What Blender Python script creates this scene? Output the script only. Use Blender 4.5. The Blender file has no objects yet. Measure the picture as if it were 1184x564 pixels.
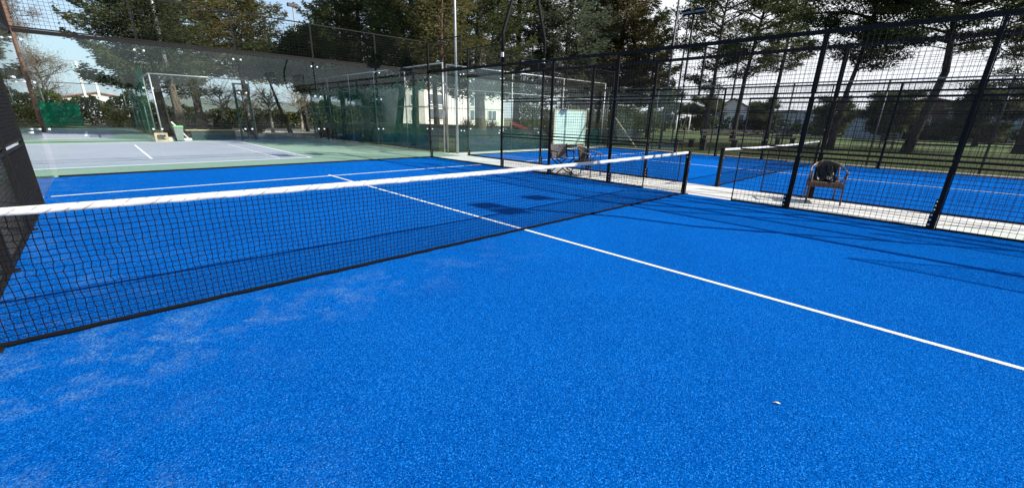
import bpy, math, random
import numpy as np
from mathutils import Vector, Matrix

random.seed(7)
RNG = np.random.default_rng(11)
SC = bpy.context.scene
COL = SC.collection
R = math.radians

# ------------------------------------------------------------------ camera
CAM = np.array((0.8651, -4.0283, 1.5114))
YAW, PIT, ROL, FPX, V0 = 0.768916, -0.325901, 0.023185, 482.504, 299.23
_fw = np.array((math.sin(YAW)*math.cos(PIT), math.cos(YAW)*math.cos(PIT), math.sin(PIT)))
_rt = np.array((math.cos(YAW), -math.sin(YAW), 0.0))
_up = np.cross(_rt, _fw)
_r2 = _rt*math.cos(ROL) + _up*math.sin(ROL)
_u2 = -_rt*math.sin(ROL) + _up*math.cos(ROL)


def ray(u, v):
    return _fw + _r2*(u-592)/FPX - _u2*(v-V0)/FPX


def ground(u, v, z=0.0):
    d = ray(u, v)
    p = CAM + d*(z-CAM[2])/d[2]
    return float(p[0]), float(p[1])


def at_dist(u, d):
    """ground point in the viewing direction of column u at a horizontal distance d"""
    r = ray(u, 130)
    n = math.hypot(r[0], r[1])
    return float(CAM[0]+r[0]/n*d), float(CAM[1]+r[1]/n*d)


def height_at(u, v, x, y):
    r = ray(u, v)
    t = math.hypot(x-CAM[0], y-CAM[1])/math.hypot(r[0], r[1])
    return float(CAM[2]+r[2]*t)


cam = bpy.data.cameras.new('camera')
cam.sensor_fit = 'HORIZONTAL'
cam.sensor_width = 36
cam.lens = FPX/1184*36
cam.shift_y = 0.0147
cam.clip_start = 0.05
cam.clip_end = 5000
co = bpy.data.objects.new('camera', cam)
COL.objects.link(co)
M3 = Matrix((( _r2[0], _u2[0], -_fw[0]), (_r2[1], _u2[1], -_fw[1]), (_r2[2], _u2[2], -_fw[2])))
co.matrix_world = Matrix.Translation(Vector(CAM)) @ M3.to_4x4()
SC.camera = co

# ------------------------------------------------------------------ light
SUN_DIR = Vector((0.735, -1.17, 1.0)).normalized()
EL = math.asin(SUN_DIR.z)
AZ = math.atan2(SUN_DIR.x, SUN_DIR.y)
sl = bpy.data.lights.new('sun', 'SUN')
sl.energy = 4.8
sl.angle = R(0.5)
sl.color = (1.0, 0.95, 0.87)
so = bpy.data.objects.new('sun', sl)
COL.objects.link(so)
so.location = (20, -30, 30)
so.rotation_euler = SUN_DIR.to_track_quat('Z', 'Y').to_euler()

W = bpy.data.worlds.new('World')
SC.world = W
W.use_nodes = True
nt = W.node_tree
nt.nodes.clear()
n_out = nt.nodes.new('ShaderNodeOutputWorld')
n_bg = nt.nodes.new('ShaderNodeBackground')
n_sky = nt.nodes.new('ShaderNodeTexSky')
n_sky.sky_type = 'NISHITA'
n_sky.sun_disc = False
n_sky.sun_elevation = EL
n_sky.sun_rotation = AZ
n_sky.air_density = 1.0
n_sky.dust_density = 0.7
n_sky.ozone_density = 1.6
n_tc = nt.nodes.new('ShaderNodeTexCoord')
n_sep = nt.nodes.new('ShaderNodeSeparateXYZ')
nt.links.new(n_tc.outputs['Generated'], n_sep.inputs[0])


def wmath(op, a, b=None, c=None):
    n = nt.nodes.new('ShaderNodeMath')
    n.operation = op
    for i, v in enumerate((a, b, c)):
        if v is None:
            continue
        if isinstance(v, (int, float)):
            n.inputs[i].default_value = v
        else:
            nt.links.new(v, n.inputs[i])
    return n.outputs[0]


# thin cloud sheet: direction projected on a plane overhead
zc = wmath('ADD', wmath('MAXIMUM', n_sep.outputs[2], 0.0), 0.14)
cx_ = wmath('DIVIDE', n_sep.outputs[0], zc)
cy_ = wmath('DIVIDE', n_sep.outputs[1], zc)
n_cmb = nt.nodes.new('ShaderNodeCombineXYZ')
nt.links.new(cx_, n_cmb.inputs[0])
nt.links.new(cy_, n_cmb.inputs[1])
n_no = nt.nodes.new('ShaderNodeTexNoise')
n_no.inputs['Scale'].default_value = 0.55
n_no.inputs['Detail'].default_value = 7
n_no.inputs['Roughness'].default_value = 0.55
nt.links.new(n_cmb.outputs[0], n_no.inputs['Vector'])
# more cloud towards +X / the sun
bias = wmath('MULTIPLY_ADD', n_sep.outputs[0], 0.50, -0.19)
cl = wmath('ADD', n_no.outputs[0], bias)
n_mr = nt.nodes.new('ShaderNodeMapRange')
n_mr.inputs['From Min'].default_value = 0.42
n_mr.inputs['From Max'].default_value = 0.66
nt.links.new(cl, n_mr.inputs['Value'])
n_mix = nt.nodes.new('ShaderNodeMix')
n_mix.data_type = 'RGBA'
nt.links.new(n_mr.outputs[0], n_mix.inputs[0])
nt.links.new(n_sky.outputs[0], n_mix.inputs[6])
n_mix.inputs[7].default_value = (6.3, 6.5, 6.8, 1)
n_hz = nt.nodes.new('ShaderNodeMapRange')
n_hz.inputs['From Min'].default_value = 0.0
n_hz.inputs['From Max'].default_value = 0.34
n_hz.inputs['To Min'].default_value = 0.85
n_hz.inputs['To Max'].default_value = 0.0
nt.links.new(n_sep.outputs[2], n_hz.inputs['Value'])
n_mx2 = nt.nodes.new('ShaderNodeMix')
n_mx2.data_type = 'RGBA'
nt.links.new(n_hz.outputs[0], n_mx2.inputs[0])
nt.links.new(n_mix.outputs[2], n_mx2.inputs[6])
n_hx = nt.nodes.new('ShaderNodeMapRange')
n_hx.inputs['From Min'].default_value = 0.35
n_hx.inputs['From Max'].default_value = 0.85
nt.links.new(n_sep.outputs[0], n_hx.inputs['Value'])
n_mx3 = nt.nodes.new('ShaderNodeMix')
n_mx3.data_type = 'RGBA'
nt.links.new(n_hx.outputs[0], n_mx3.inputs[0])
n_mx3.inputs[6].default_value = (3.2, 4.25, 5.35, 1)
n_mx3.inputs[7].default_value = (6.0, 6.3, 6.7, 1)
nt.links.new(n_mx3.outputs[2], n_mx2.inputs[7])
nt.links.new(n_mx2.outputs[2], n_bg.inputs[0])
n_bg.inputs[1].default_value = 0.1
nt.links.new(n_bg.outputs[0], n_out.inputs[0])

SC.view_settings.view_transform = 'Standard'
SC.view_settings.look = 'None'
SC.view_settings.exposure = 0.78
SC.view_settings.gamma = 1
SC.view_settings.use_curve_mapping = False
SC.render.engine = 'CYCLES'
SC.cycles.max_bounces = 8
SC.cycles.diffuse_bounces = 3
SC.cycles.glossy_bounces = 3
SC.cycles.transparent_max_bounces = 40
SC.cycles.use_denoising = True
SC.cycles.denoiser = 'OPENIMAGEDENOISE'
SC.cycles.denoising_input_passes = 'RGB_ALBEDO_NORMAL'
SC.cycles.denoising_prefilter = 'ACCURATE'
SC.cycles.use_adaptive_sampling = True
SC.cycles.adaptive_threshold = 0.01
SC.cycles.caustics_reflective = False
SC.cycles.caustics_refractive = False


# ------------------------------------------------------------------ materials
class NT:
    def __init__(s, name):
        s.m = bpy.data.materials.new(name)
        s.m.use_nodes = True
        s.t = s.m.node_tree
        s.t.nodes.clear()
        s.out = s.t.nodes.new('ShaderNodeOutputMaterial')

    def n(s, typ, **kw):
        nd = s.t.nodes.new('ShaderNode'+typ)
        for k, v in kw.items():
            setattr(nd, k, v)
        return nd

    def put(s, sock, v):
        if isinstance(v, bpy.types.NodeSocket):
            s.t.links.new(v, sock)
        elif v is not None:
            sock.default_value = v

    def pos(s):
        return s.n('NewGeometry').outputs['Position']

    def obj(s):
        return s.n('TexCoord').outputs['Object']

    def noise(s, vec, scale, detail=3, rough=0.5, out=0, dist=0.0):
        nd = s.n('TexNoise')
        s.put(nd.inputs['Vector'], vec)
        nd.inputs['Scale'].default_value = scale
        nd.inputs['Detail'].default_value = detail
        nd.inputs['Roughness'].default_value = rough
        nd.inputs['Distortion'].default_value = dist
        return nd.outputs[out]

    def ramp(s, fac, a, b, lo=0.0, hi=1.0):
        nd = s.n('MapRange')
        s.put(nd.inputs['Value'], fac)
        nd.inputs['From Min'].default_value = a
        nd.inputs['From Max'].default_value = b
        nd.inputs['To Min'].default_value = lo
        nd.inputs['To Max'].default_value = hi
        return nd.outputs[0]

    def mix(s, fac, a, b):
        nd = s.n('Mix', data_type='RGBA')
        s.put(nd.inputs[0], fac)
        for i, c in ((6, a), (7, b)):
            s.put(nd.inputs[i], (*c, 1) if isinstance(c, tuple) and len(c) == 3 else c)
        return nd.outputs[2]

    def math(s, op, a, b=None):
        nd = s.n('Math', operation=op)
        s.put(nd.inputs[0], a)
        if b is not None:
            s.put(nd.inputs[1], b)
        return nd.outputs[0]

    def bump(s, h, strength=0.3, dist=0.01):
        nd = s.n('Bump')
        nd.inputs['Strength'].default_value = strength
        nd.inputs['Distance'].default_value = dist
        s.put(nd.inputs['Height'], h)
        return nd.outputs[0]

    def bsdf(s, col, rough=0.8, metal=0.0, normal=None, spec=0.5):
        b = s.n('BsdfPrincipled')
        s.put(b.inputs['Base Color'], (*col, 1) if isinstance(col, tuple) and len(col) == 3 else col)
        s.put(b.inputs['Roughness'], rough)
        b.inputs['Metallic'].default_value = metal
        b.inputs['Specular IOR Level'].default_value = spec
        if normal is not None:
            s.put(b.inputs['Normal'], normal)
        return b.outputs[0]

    def done(s, sh):
        s.t.links.new(sh, s.out.inputs['Surface'])
        return s.m


def simple(name, col, rough=0.7, metal=0.0, var=0.15, scale=6.0, spec=0.5, bump=0.0):
    t = NT(name)
    f = t.noise(t.obj(), scale, 4, 0.6)
    lo = tuple(c*(1-var) for c in col)
    hi = tuple(min(1, c*(1+var)) for c in col)
    c = t.mix(t.ramp(f, 0.3, 0.7), lo, hi)
    nm = t.bump(t.noise(t.obj(), scale*8, 3), bump, 0.01) if bump else None
    return t.done(t.bsdf(c, rough, metal, nm, spec))


MAT = {}


def mat_turf():
    t = NT('blue_turf')
    P = t.pos()
    fine = t.noise(P, 105, 2, 0.7)
    mid = t.noise(P, 60, 2, 0.6)
    big = t.noise(P, 0.6, 5, 0.6)
    base = t.mix(t.ramp(big, 0.3, 0.72), (0.0005, 0.076, 0.365), (0.0007, 0.104, 0.455))
    dark = t.ramp(fine, 0.52, 0.36)
    c = t.mix(t.math('MULTIPLY', dark, 1.0), base, (0.0004, 0.034, 0.19))
    lite = t.ramp(t.noise(P, 115, 2, 0.7), 0.55, 0.66)
    c = t.mix(t.math('MULTIPLY', lite, 0.8), c, (0.03, 0.31, 0.88))
    c = t.mix(t.ramp(mid, 0.4, 0.75, 0, 0.22), c, (0.0015, 0.165, 0.60))
    # sand left on the pile: pale dusty patches, gathered by the left side wall
    sep = t.n('SeparateXYZ')
    t.put(sep.inputs[0], P)
    near = t.math('POWER', t.ramp(sep.outputs[0], 1.8, 0.0, 0, 1), 1.6)
    nearnet = t.math('MULTIPLY', t.ramp(t.math('ABSOLUTE', t.math('ADD', sep.outputs[1], 0.55)), 0.62, 0.1, 0, 1), t.ramp(sep.outputs[0], 5.0, 1.5, 0, 0.7))
    s1 = t.ramp(t.noise(P, 2.6, 7, 0.74, dist=0.3), 0.49, 0.66)
    s2 = t.ramp(t.noise(P, 70, 3, 0.7), 0.46, 0.60, 0.05, 1.0)
    amt = t.math('ADD', t.math('ADD', t.math('MULTIPLY', near, 0.5), nearnet), 0.012)
    sand = t.math('MULTIPLY', t.math('MULTIPLY', s1, s2), amt)
    c = t.mix(sand, c, (0.19, 0.345, 0.47))
    # stray pale grains
    vor = t.n('TexVoronoi')
    t.put(vor.inputs['Vector'], P)
    vor.inputs['Scale'].default_value = 9.0
    g = t.ramp(vor.outputs['Distance'], 0.035, 0.022)
    c = t.mix(t.math('MULTIPLY', g, 0.5), c, (0.45, 0.47, 0.47))
    h = t.math('ADD', fine, t.math('MULTIPLY', t.noise(P, 420, 2), 0.7))
    nm = t.bump(h, 0.75, 0.012)
    return t.done(t.bsdf(c, 0.85, 0, nm, 0.0))


def mat_line():
    t = NT('white_line')
    P = t.pos()
    f = t.ramp(t.noise(P, 180, 2, 0.6), 0.35, 0.6)
    c = t.mix(f, (0.62, 0.64, 0.66), (0.85, 0.85, 0.83))
    w = t.ramp(t.noise(P, 3, 4, 0.6), 0.55, 0.8, 0, 0.35)
    c = t.mix(w, c, (0.35, 0.5, 0.7))
    return t.done(t.bsdf(c, 0.9, 0, t.bump(f, 0.5, 0.01), 0.1))


def mat_concrete(name, a, b, dirt=(0.25, 0.23, 0.2)):
    t = NT(name)
    P = t.pos()
    c = t.mix(t.ramp(t.noise(P, 2.2, 6, 0.65), 0.3, 0.7), a, b)
    c = t.mix(t.ramp(t.noise(P, 60, 3, 0.6), 0.55, 0.8, 0, 0.4), c, dirt)
    c = t.mix(t.ramp(t.noise(P, 0.8, 5, 0.7), 0.55, 0.75, 0, 0.35), c, dirt)
    return t.done(t.bsdf(c, 0.9, 0, t.bump(t.noise(P, 90, 4), 0.25, 0.01), 0.25))


def mat_hard(name, a, b, stain):
    t = NT(name)
    P = t.pos()
    c = t.mix(t.ramp(t.noise(P, 0.35, 6, 0.6), 0.3, 0.7), a, b)
    c = t.mix(t.ramp(t.noise(P, 1.4, 6, 0.7), 0.52, 0.75, 0, 0.45), c, stain)
    c = t.mix(t.ramp(t.noise(P, 40, 3, 0.6), 0.4, 0.7, 0, 0.2), c, stain)
    return t.done(t.bsdf(c, 0.85, 0, None, 0.25))


def mat_ground():
    t = NT('dry_ground')
    P = t.pos()
    f = t.ramp(t.noise(P, 0.18, 7, 0.62), 0.38, 0.62)
    grass = t.mix(t.ramp(t.noise(P, 3.0, 5, 0.7), 0.3, 0.7), (0.030, 0.055, 0.014), (0.085, 0.115, 0.032))
    dirt = t.mix(t.ramp(t.noise(P, 1.5, 6, 0.7), 0.3, 0.7), (0.20, 0.17, 0.125), (0.34, 0.30, 0.24))
    c = t.mix(f, grass, dirt)
    return t.done(t.bsdf(c, 0.95, 0, t.bump(t.noise(P, 6, 5), 0.5, 0.1), 0.1))


def mat_grass(name, a, b, c2):
    t = NT(name)
    P = t.pos()
    c = t.mix(t.ramp(t.noise(P, 2.5, 6, 0.7), 0.3, 0.7), a, b)
    c = t.mix(t.ramp(t.noise(P, 0.4, 5, 0.65), 0.5, 0.72, 0, 0.7), c, c2)
    return t.done(t.bsdf(c, 0.95, 0, t.bump(t.noise(P, 14, 4), 0.6, 0.08), 0.1))


def mat_metal(name, col, rough=0.45, metal=0.0, spec=0.5):
    t = NT(name)
    f = t.noise(t.pos(), 9, 5, 0.65)
    c = t.mix(t.ramp(f, 0.35, 0.75), tuple(x*0.8 for x in col), tuple(x*1.25 for x in col))
    r = t.ramp(f, 0.3, 0.7, rough-0.08, rough+0.12)
    return t.done(t.bsdf(c, r, metal, None, spec))


def mat_glass():
    t = NT('toughened_glass')
    lw = t.n('LayerWeight')
    lw.inputs[0].default_value = 0.5
    f = t.math('MULTIPLY_ADD', t.math('POWER', lw.outputs['Facing'], 5.0), 0.80)
    f.node.inputs[2].default_value = 0.026
    dirt = t.ramp(t.noise(t.pos(), 1.1, 6, 0.65), 0.42, 0.8, 0.0, 0.014)
    tr = t.n('BsdfTransparent')
    tr.inputs[0].default_value = (0.955, 0.985, 0.972, 1)
    gl = t.n('BsdfGlossy')
    gl.inputs['Roughness'].default_value = 0.0
    gl.inputs[0].default_value = (1, 1, 1, 1)
    df = t.n('BsdfDiffuse')
    df.inputs[0].default_value = (0.55, 0.58, 0.56, 1)
    m0 = t.n('MixShader')
    t.put(m0.inputs[0], dirt)
    t.t.links.new(tr.outputs[0], m0.inputs[1])
    t.t.links.new(df.outputs[0], m0.inputs[2])
    m = t.n('MixShader')
    t.put(m.inputs[0], f)
    t.t.links.new(m0.outputs[0], m.inputs[1])
    t.t.links.new(gl.outputs[0], m.inputs[2])
    return t.done(m.outputs[0])


def mat_weave(name, col, open_, scale=1.0, trans=0.3):
    """fine netting or shade cloth: thread colour with see-through holes"""
    t = NT(name)
    f = t.noise(t.pos(), 1.3*scale, 4, 0.6)
    c = t.mix(t.ramp(f, 0.3, 0.7), tuple(x*0.8 for x in col), tuple(x*1.2 for x in col))
    d = t.n('BsdfDiffuse')
    t.put(d.inputs[0], c)
    tl = t.n('BsdfTranslucent')
    t.put(tl.inputs[0], c)
    m1 = t.n('MixShader')
    m1.inputs[0].default_value = trans
    t.t.links.new(d.outputs[0], m1.inputs[1])
    t.t.links.new(tl.outputs[0], m1.inputs[2])
    tr = t.n('BsdfTransparent')
    m = t.n('MixShader')
    t.put(m.inputs[0], t.ramp(f, 0.3, 0.7, max(0, open_-0.06), min(1, open_+0.06)))
    t.t.links.new(m1.outputs[0], m.inputs[1])
    t.t.links.new(tr.outputs[0], m.inputs[2])
    return t.done(m.outputs[0])


def mat_leaf(name, a, b, c3=None, trans=0.45):
    t = NT(name)
    P = t.pos()
    f = t.ramp(t.noise(P, 0.9, 4, 0.65), 0.32, 0.68)
    c = t.mix(f, a, b)
    if c3:
        c = t.mix(t.ramp(t.noise(P, 5.0, 3, 0.7), 0.56, 0.72, 0, 0.8), c, c3)
    d = t.bsdf(c, 0.75, 0, None, 0.12)
    tl = t.n('BsdfTranslucent')
    t.put(tl.inputs[0], c)
    m = t.n('MixShader')
    m.inputs[0].default_value = trans
    t.t.links.new(d, m.inputs[1])
    t.t.links.new(tl.outputs[0], m.inputs[2])
    return t.done(m.outputs[0])


def mat_bark(name, a, b):
    t = NT(name)
    mp = t.n('Mapping')
    t.put(mp.inputs[0], t.pos())
    mp.inputs['Scale'].default_value = (1, 1, 0.3)
    f = t.noise(mp.outputs[0], 9, 5, 0.7)
    c = t.mix(t.ramp(f, 0.35, 0.65), a, b)
    return t.done(t.bsdf(c, 0.95, 0, t.bump(f, 0.8, 0.05), 0.1))


def mat_tape():
    t = NT('net_tape')
    P = t.pos()
    sep = t.n('SeparateXYZ')
    t.put(sep.inputs[0], P)
    # lacing of the net showing through the folded band: slanted dashes along its middle
    u = t.math('ADD', sep.outputs[0], t.math('MULTIPLY', sep.outputs[2], -1.6))
    fr = t.math('FRACT', t.math('MULTIPLY', u, 11.0))
    dash = t.ramp(t.math('ABSOLUTE', t.math('SUBTRACT', fr, 0.5)), 0.14, 0.06)
    gate = t.ramp(t.noise(P, 16, 2, 0.5), 0.42, 0.55)
    soil = t.ramp(t.noise(P, 3.5, 5, 0.6), 0.45, 0.75, 0, 0.35)
    c = t.mix(t.math('MULTIPLY', dash, t.math('MULTIPLY', gate, 0.7)), (0.52, 0.52, 0.51), (0.13, 0.135, 0.145))
    c = t.mix(soil, c, (0.38, 0.375, 0.355))
    return t.done(t.bsdf(c, 0.75, 0, t.bump(t.noise(P, 22, 3, 0.6), 0.35, 0.01), 0.3))


MAT['turf'] = mat_turf()
MAT['line'] = mat_line()
MAT['concrete'] = mat_concrete('pale_concrete', (0.60, 0.585, 0.55), (0.72, 0.70, 0.66), (0.44, 0.42, 0.38))
MAT['kerb'] = mat_concrete('grey_concrete', (0.26, 0.26, 0.25), (0.36, 0.35, 0.33))
MAT['paver'] = mat_concrete('dark_pavers', (0.15, 0.145, 0.135), (0.24, 0.23, 0.21), (0.10, 0.10, 0.09))
MAT['hard_green'] = mat_hard('green_hard_court', (0.21, 0.30, 0.225), (0.26, 0.36, 0.27), (0.17, 0.25, 0.19))
MAT['hard_purple'] = mat_hard('faded_purple_hard_court', (0.285, 0.305, 0.36), (0.335, 0.355, 0.415), (0.36, 0.38, 0.41))
MAT['ground'] = mat_ground()
MAT['lawn'] = mat_grass('lawn', (0.022, 0.036, 0.010), (0.058, 0.080, 0.020), (0.105, 0.09, 0.045))
MAT['pitch'] = mat_grass('pitch', (0.065, 0.092, 0.038), (0.09, 0.125, 0.05), (0.13, 0.135, 0.065))
MAT['path'] = mat_concrete('sandy_path', (0.40, 0.36, 0.29), (0.52, 0.48, 0.40), (0.28, 0.25, 0.19))
MAT['hill'] = mat_grass('hill_scrub', (0.10, 0.13, 0.12), (0.15, 0.17, 0.15), (0.2, 0.2, 0.18))
MAT['black'] = mat_metal('black_powder_coat', (0.009, 0.0085, 0.008), 0.55, 0, 0.16)
MAT['wire'] = mat_metal('black_wire', (0.007, 0.007, 0.008), 0.6, 0, 0.2)
MAT['steel'] = mat_metal('galvanised_steel', (0.42, 0.43, 0.43), 0.45, 0.55)
MAT['dullsteel'] = mat_metal('weathered_steel', (0.045, 0.05, 0.056), 0.5, 0.2)
MAT['bolt'] = mat_metal('bolt_steel', (0.75, 0.75, 0.74), 0.35, 0.2)
MAT['rust'] = mat_metal('rusty_pole', (0.17, 0.095, 0.065), 0.85)
MAT['glass'] = mat_glass()
MAT['netcord'] = mat_metal('net_cord', (0.005, 0.005, 0.006), 0.85, 0, 0.08)
MAT['tape'] = mat_tape()
MAT['white'] = simple('white_paint', (0.78, 0.78, 0.76), 0.6, var=0.08)
MAT['label'] = simple('white_sticker', (0.8, 0.8, 0.78), 0.5, var=0.05)
MAT['net_green'] = mat_weave('green_netting', (0.020, 0.145, 0.095), 0.52)
MAT['net_hem'] = simple('green_rope', (0.03, 0.17, 0.11), 0.7)
MAT['screen_green'] = mat_weave('green_shade_cloth', (0.006, 0.040, 0.040), 0.22)
MAT['tarp'] = mat_weave('green_tarpaulin', (0.012, 0.235, 0.125), 0.03, 2.0, 0.35)
MAT['chainlink'] = mat_weave('chain_link', (0.16, 0.165, 0.165), 0.92)
MAT['wicker'] = simple('brown_wicker', (0.105, 0.058, 0.034), 0.6, var=0.5, scale=60, bump=0.4)
MAT['wicker_dark'] = simple('dark_wicker', (0.028, 0.021, 0.018), 0.65, var=0.5, scale=60, bump=0.4)
MAT['tube'] = simple('tan_wicker_tube', (0.27, 0.20, 0.135), 0.45, var=0.35, scale=50)
MAT['canvas'] = simple('grey_canvas', (0.115, 0.105, 0.11), 0.9, var=0.2, scale=14, bump=0.2)
MAT['leather'] = simple('black_jacket', (0.016, 0.016, 0.019), 0.30, var=0.4, scale=14, bump=0.5)
MAT['cream'] = mat_concrete('cream_render', (0.58, 0.565, 0.53), (0.66, 0.645, 0.61), (0.45, 0.43, 0.39))
MAT['stone'] = mat_concrete('rough_stone', (0.20, 0.19, 0.17), (0.33, 0.31, 0.27), (0.12, 0.11, 0.1))
MAT['rock'] = mat_concrete('pale_rock', (0.42, 0.38, 0.27), (0.55, 0.50, 0.38), (0.25, 0.22, 0.15))
MAT['pane'] = simple('window_pane', (0.10, 0.12, 0.14), 0.15, var=0.2, scale=2)
MAT['roof'] = simple('clay_tiles', (0.30, 0.12, 0.07), 0.8, var=0.3, scale=5)
MAT['brick'] = simple('dark_brick', (0.12, 0.075, 0.055), 0.9, var=0.35, scale=3)
MAT['bluewall'] = simple('blue_grey_sheet', (0.36, 0.42, 0.49), 0.7, var=0.1, scale=2)
MAT['mint'] = simple('mint_board', (0.50, 0.66, 0.62), 0.6, var=0.12, scale=2)
MAT['wood'] = simple('weathered_wood', (0.38, 0.31, 0.21), 0.8, var=0.3, scale=8)
MAT['darkwood'] = simple('dark_timber', (0.028, 0.024, 0.02), 0.8, var=0.3, scale=8)
MAT['red'] = simple('red_plastic', (0.42, 0.045, 0.05), 0.5, var=0.2)
MAT['darkgreen'] = simple('dark_green_paint', (0.012, 0.04, 0.035), 0.6)
MAT['binbody'] = simple('grey_plastic', (0.18, 0.22, 0.20), 0.6)
MAT['binlid'] = simple('green_plastic', (0.16, 0.42, 0.16), 0.6)
MAT['lamp'] = simple('lamp_lens', (0.45, 0.47, 0.5), 0.25)
MAT['leafdry'] = simple('dry_leaf', (0.62, 0.55, 0.42), 0.8)
MAT['bark'] = mat_bark('grey_bark', (0.05, 0.042, 0.034), (0.14, 0.115, 0.09))
MAT['bark_red'] = mat_bark('reddish_bark', (0.075, 0.045, 0.032), (0.19, 0.125, 0.095))
MAT['bark_pale'] = mat_bark('pale_bark', (0.22, 0.19, 0.15), (0.40, 0.36, 0.30))
MAT['bark_dark'] = mat_bark('dark_bark', (0.02, 0.017, 0.014), (0.06, 0.05, 0.042))
MAT['twig'] = mat_leaf('brown_twigs', (0.115, 0.085, 0.06), (0.20, 0.155, 0.115), (0.10, 0.09, 0.04), 0.1)
MAT['conifer'] = mat_leaf('conifer_needles', (0.030, 0.046, 0.019), (0.092, 0.108, 0.044), (0.16, 0.155, 0.065))
MAT['conifer_grey'] = mat_leaf('grey_green_needles', (0.058, 0.080, 0.050), (0.135, 0.158, 0.100), (0.19, 0.20, 0.13))
MAT['conifer_brown'] = mat_leaf('bronze_needles', (0.046, 0.044, 0.017), (0.135, 0.110, 0.042), (0.18, 0.15, 0.06))
MAT['olive'] = mat_leaf('olive_leaves', (0.050, 0.056, 0.020), (0.150, 0.138, 0.050), (0.20, 0.175, 0.07))
MAT['pine'] = mat_leaf('pine_needles', (0.026, 0.040, 0.015), (0.074, 0.090, 0.034), (0.12, 0.12, 0.045))
MAT['hedge'] = mat_leaf('hedge_leaves', (0.030, 0.052, 0.012), (0.085, 0.115, 0.025), (0.16, 0.16, 0.03))
MAT['hedge_yellow'] = mat_leaf('yellow_hedge', (0.13, 0.13, 0.015), (0.27, 0.24, 0.03), (0.06, 0.09, 0.015))
MAT['shrub'] = mat_leaf('dark_shrub', (0.012, 0.028, 0.010), (0.035, 0.062, 0.02))


# ------------------------------------------------------------------ mesh helpers
class MB:
    """collects pieces in world space and links them as ONE mesh object"""

    def __init__(s):
        s.v, s.f, s.mi = [], [], []
        s.smooth = []

    def add(s, vs, fs, mi=0, smooth=False):
        b = len(s.v)
        s.v.extend([tuple(map(float, q)) for q in vs])
        for f in fs:
            s.f.append(tuple(b+i for i in f))
            s.mi.append(mi)
            s.smooth.append(smooth)

    def box(s, x0, x1, y0, y1, z0, z1, mi=0):
        v = [(x0, y0, z0), (x1, y0, z0), (x1, y1, z0), (x0, y1, z0), (x0, y0, z1), (x1, y0, z1), (x1, y1, z1), (x0, y1, z1)]
        s.add(v, [(0, 3, 2, 1), (4, 5, 6, 7), (0, 1, 5, 4), (1, 2, 6, 5), (2, 3, 7, 6), (3, 0, 4, 7)], mi)

    def bbox(s, x0, x1, y0, y1, z0, z1, b=0.006, mi=0):
        """box with chamfered vertical edges and top"""
        def ring(z, i):
            return [(x0+b+i, y0+i, z), (x1-b-i, y0+i, z), (x1-i, y0+b+i, z), (x1-i, y1-b-i, z), (x1-b-i, y1-i, z), (x0+b+i, y1-i, z), (x0+i, y1-b-i, z), (x0+i, y0+b+i, z)]
        vs = ring(z0, 0)+ring(z1-b, 0)+ring(z1, b*0.7)
        fs = [tuple(range(7, -1, -1)), tuple(range(16, 24))]
        for k in (0, 8):
            for i in range(8):
                j = (i+1) % 8
                fs.append((k+i, k+j, k+8+j, k+8+i))
        s.add(vs, fs, mi)

    def tube(s, pts, r, n=8, mi=0, cap=True, smooth=True):
        pts = [Vector(q) for q in pts]
        m = len(pts)
        rs = [r]*m if isinstance(r, (int, float)) else list(r)
        vs = []
        ref = None
        for i in range(m):
            d = (pts[min(i+1, m-1)]-pts[max(i-1, 0)]).normalized()
            if ref is None:
                ref = Vector((1, 0, 0)) if abs(d.x) < 0.8 else Vector((0, 1, 0))
            a = (ref-d*ref.dot(d)).normalized()
            ref = a
            b = d.cross(a)
            for k in range(n):
                t = 2*math.pi*k/n
                vs.append(pts[i]+(a*math.cos(t)+b*math.sin(t))*rs[i])
        fs = []
        for i in range(m-1):
            for k in range(n):
                k2 = (k+1) % n
                fs.append((i*n+k, i*n+k2, (i+1)*n+k2, (i+1)*n+k))
        b0 = len(s.v)
        s.add(vs, fs, mi, smooth)
        if cap:
            s.f.append(tuple(b0+k for k in range(n-1, -1, -1)))
            s.f.append(tuple(b0+(m-1)*n+k for k in range(n)))
            s.mi += [mi, mi]
            s.smooth += [False, False]

    def bar(s, a, b, w, h, up=(0, 0, 1), mi=0):
        """rectangular bar from a to b; w across, h along up"""
        a, b, up = Vector(a), Vector(b), Vector(up)
        d = (b-a).normalized()
        if abs(d.dot(up)) > 0.99:
            up = Vector((0, 1, 0))
        x = d.cross(up).normalized()*(w/2)
        y = x.cross(d).normalized()*(h/2)
        vs = [a-x-y, a+x-y, a+x+y, a-x+y, b-x-y, b+x-y, b+x+y, b-x+y]
        s.add(vs, [(0, 3, 2, 1), (4, 5, 6, 7), (0, 1, 5, 4), (1, 2, 6, 5), (2, 3, 7, 6), (3, 0, 4, 7)], mi)

    def disc(s, c, nrm, r, t, n=12, mi=0):
        c, nrm = Vector(c), Vector(nrm).normalized()
        s.tube([c, c+nrm*t], r, n, mi, True, False)

    def quad(s, a, b, c, d, mi=0):
        s.add([a, b, c, d], [(0, 1, 2, 3)], mi)

    def build(s, name, mats, parent=None, smooth=None, origin=None):
        if not isinstance(mats, (list, tuple)):
            mats = [mats]
        me = bpy.data.meshes.new(name)
        off = Vector(parent.matrix_world_loc) if False else Vector((0, 0, 0))
        if parent is not None:
            off = world_loc(parent)
        elif origin is not None:
            off = Vector(origin)
        vs = np.array(s.v, dtype=np.float64).reshape(-1, 3)-np.array(off)
        me.from_pydata(vs.tolist(), [], s.f)
        for m in mats:
            me.materials.append(m)
        me.polygons.foreach_set('material_index', s.mi)
        me.polygons.foreach_set('use_smooth', [True]*len(s.f) if smooth else s.smooth)
        me.update()
        o = bpy.data.objects.new(name, me)
        COL.objects.link(o)
        if parent is not None:
            o.parent = parent
        elif origin is not None:
            o.location = origin
        return o


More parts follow.
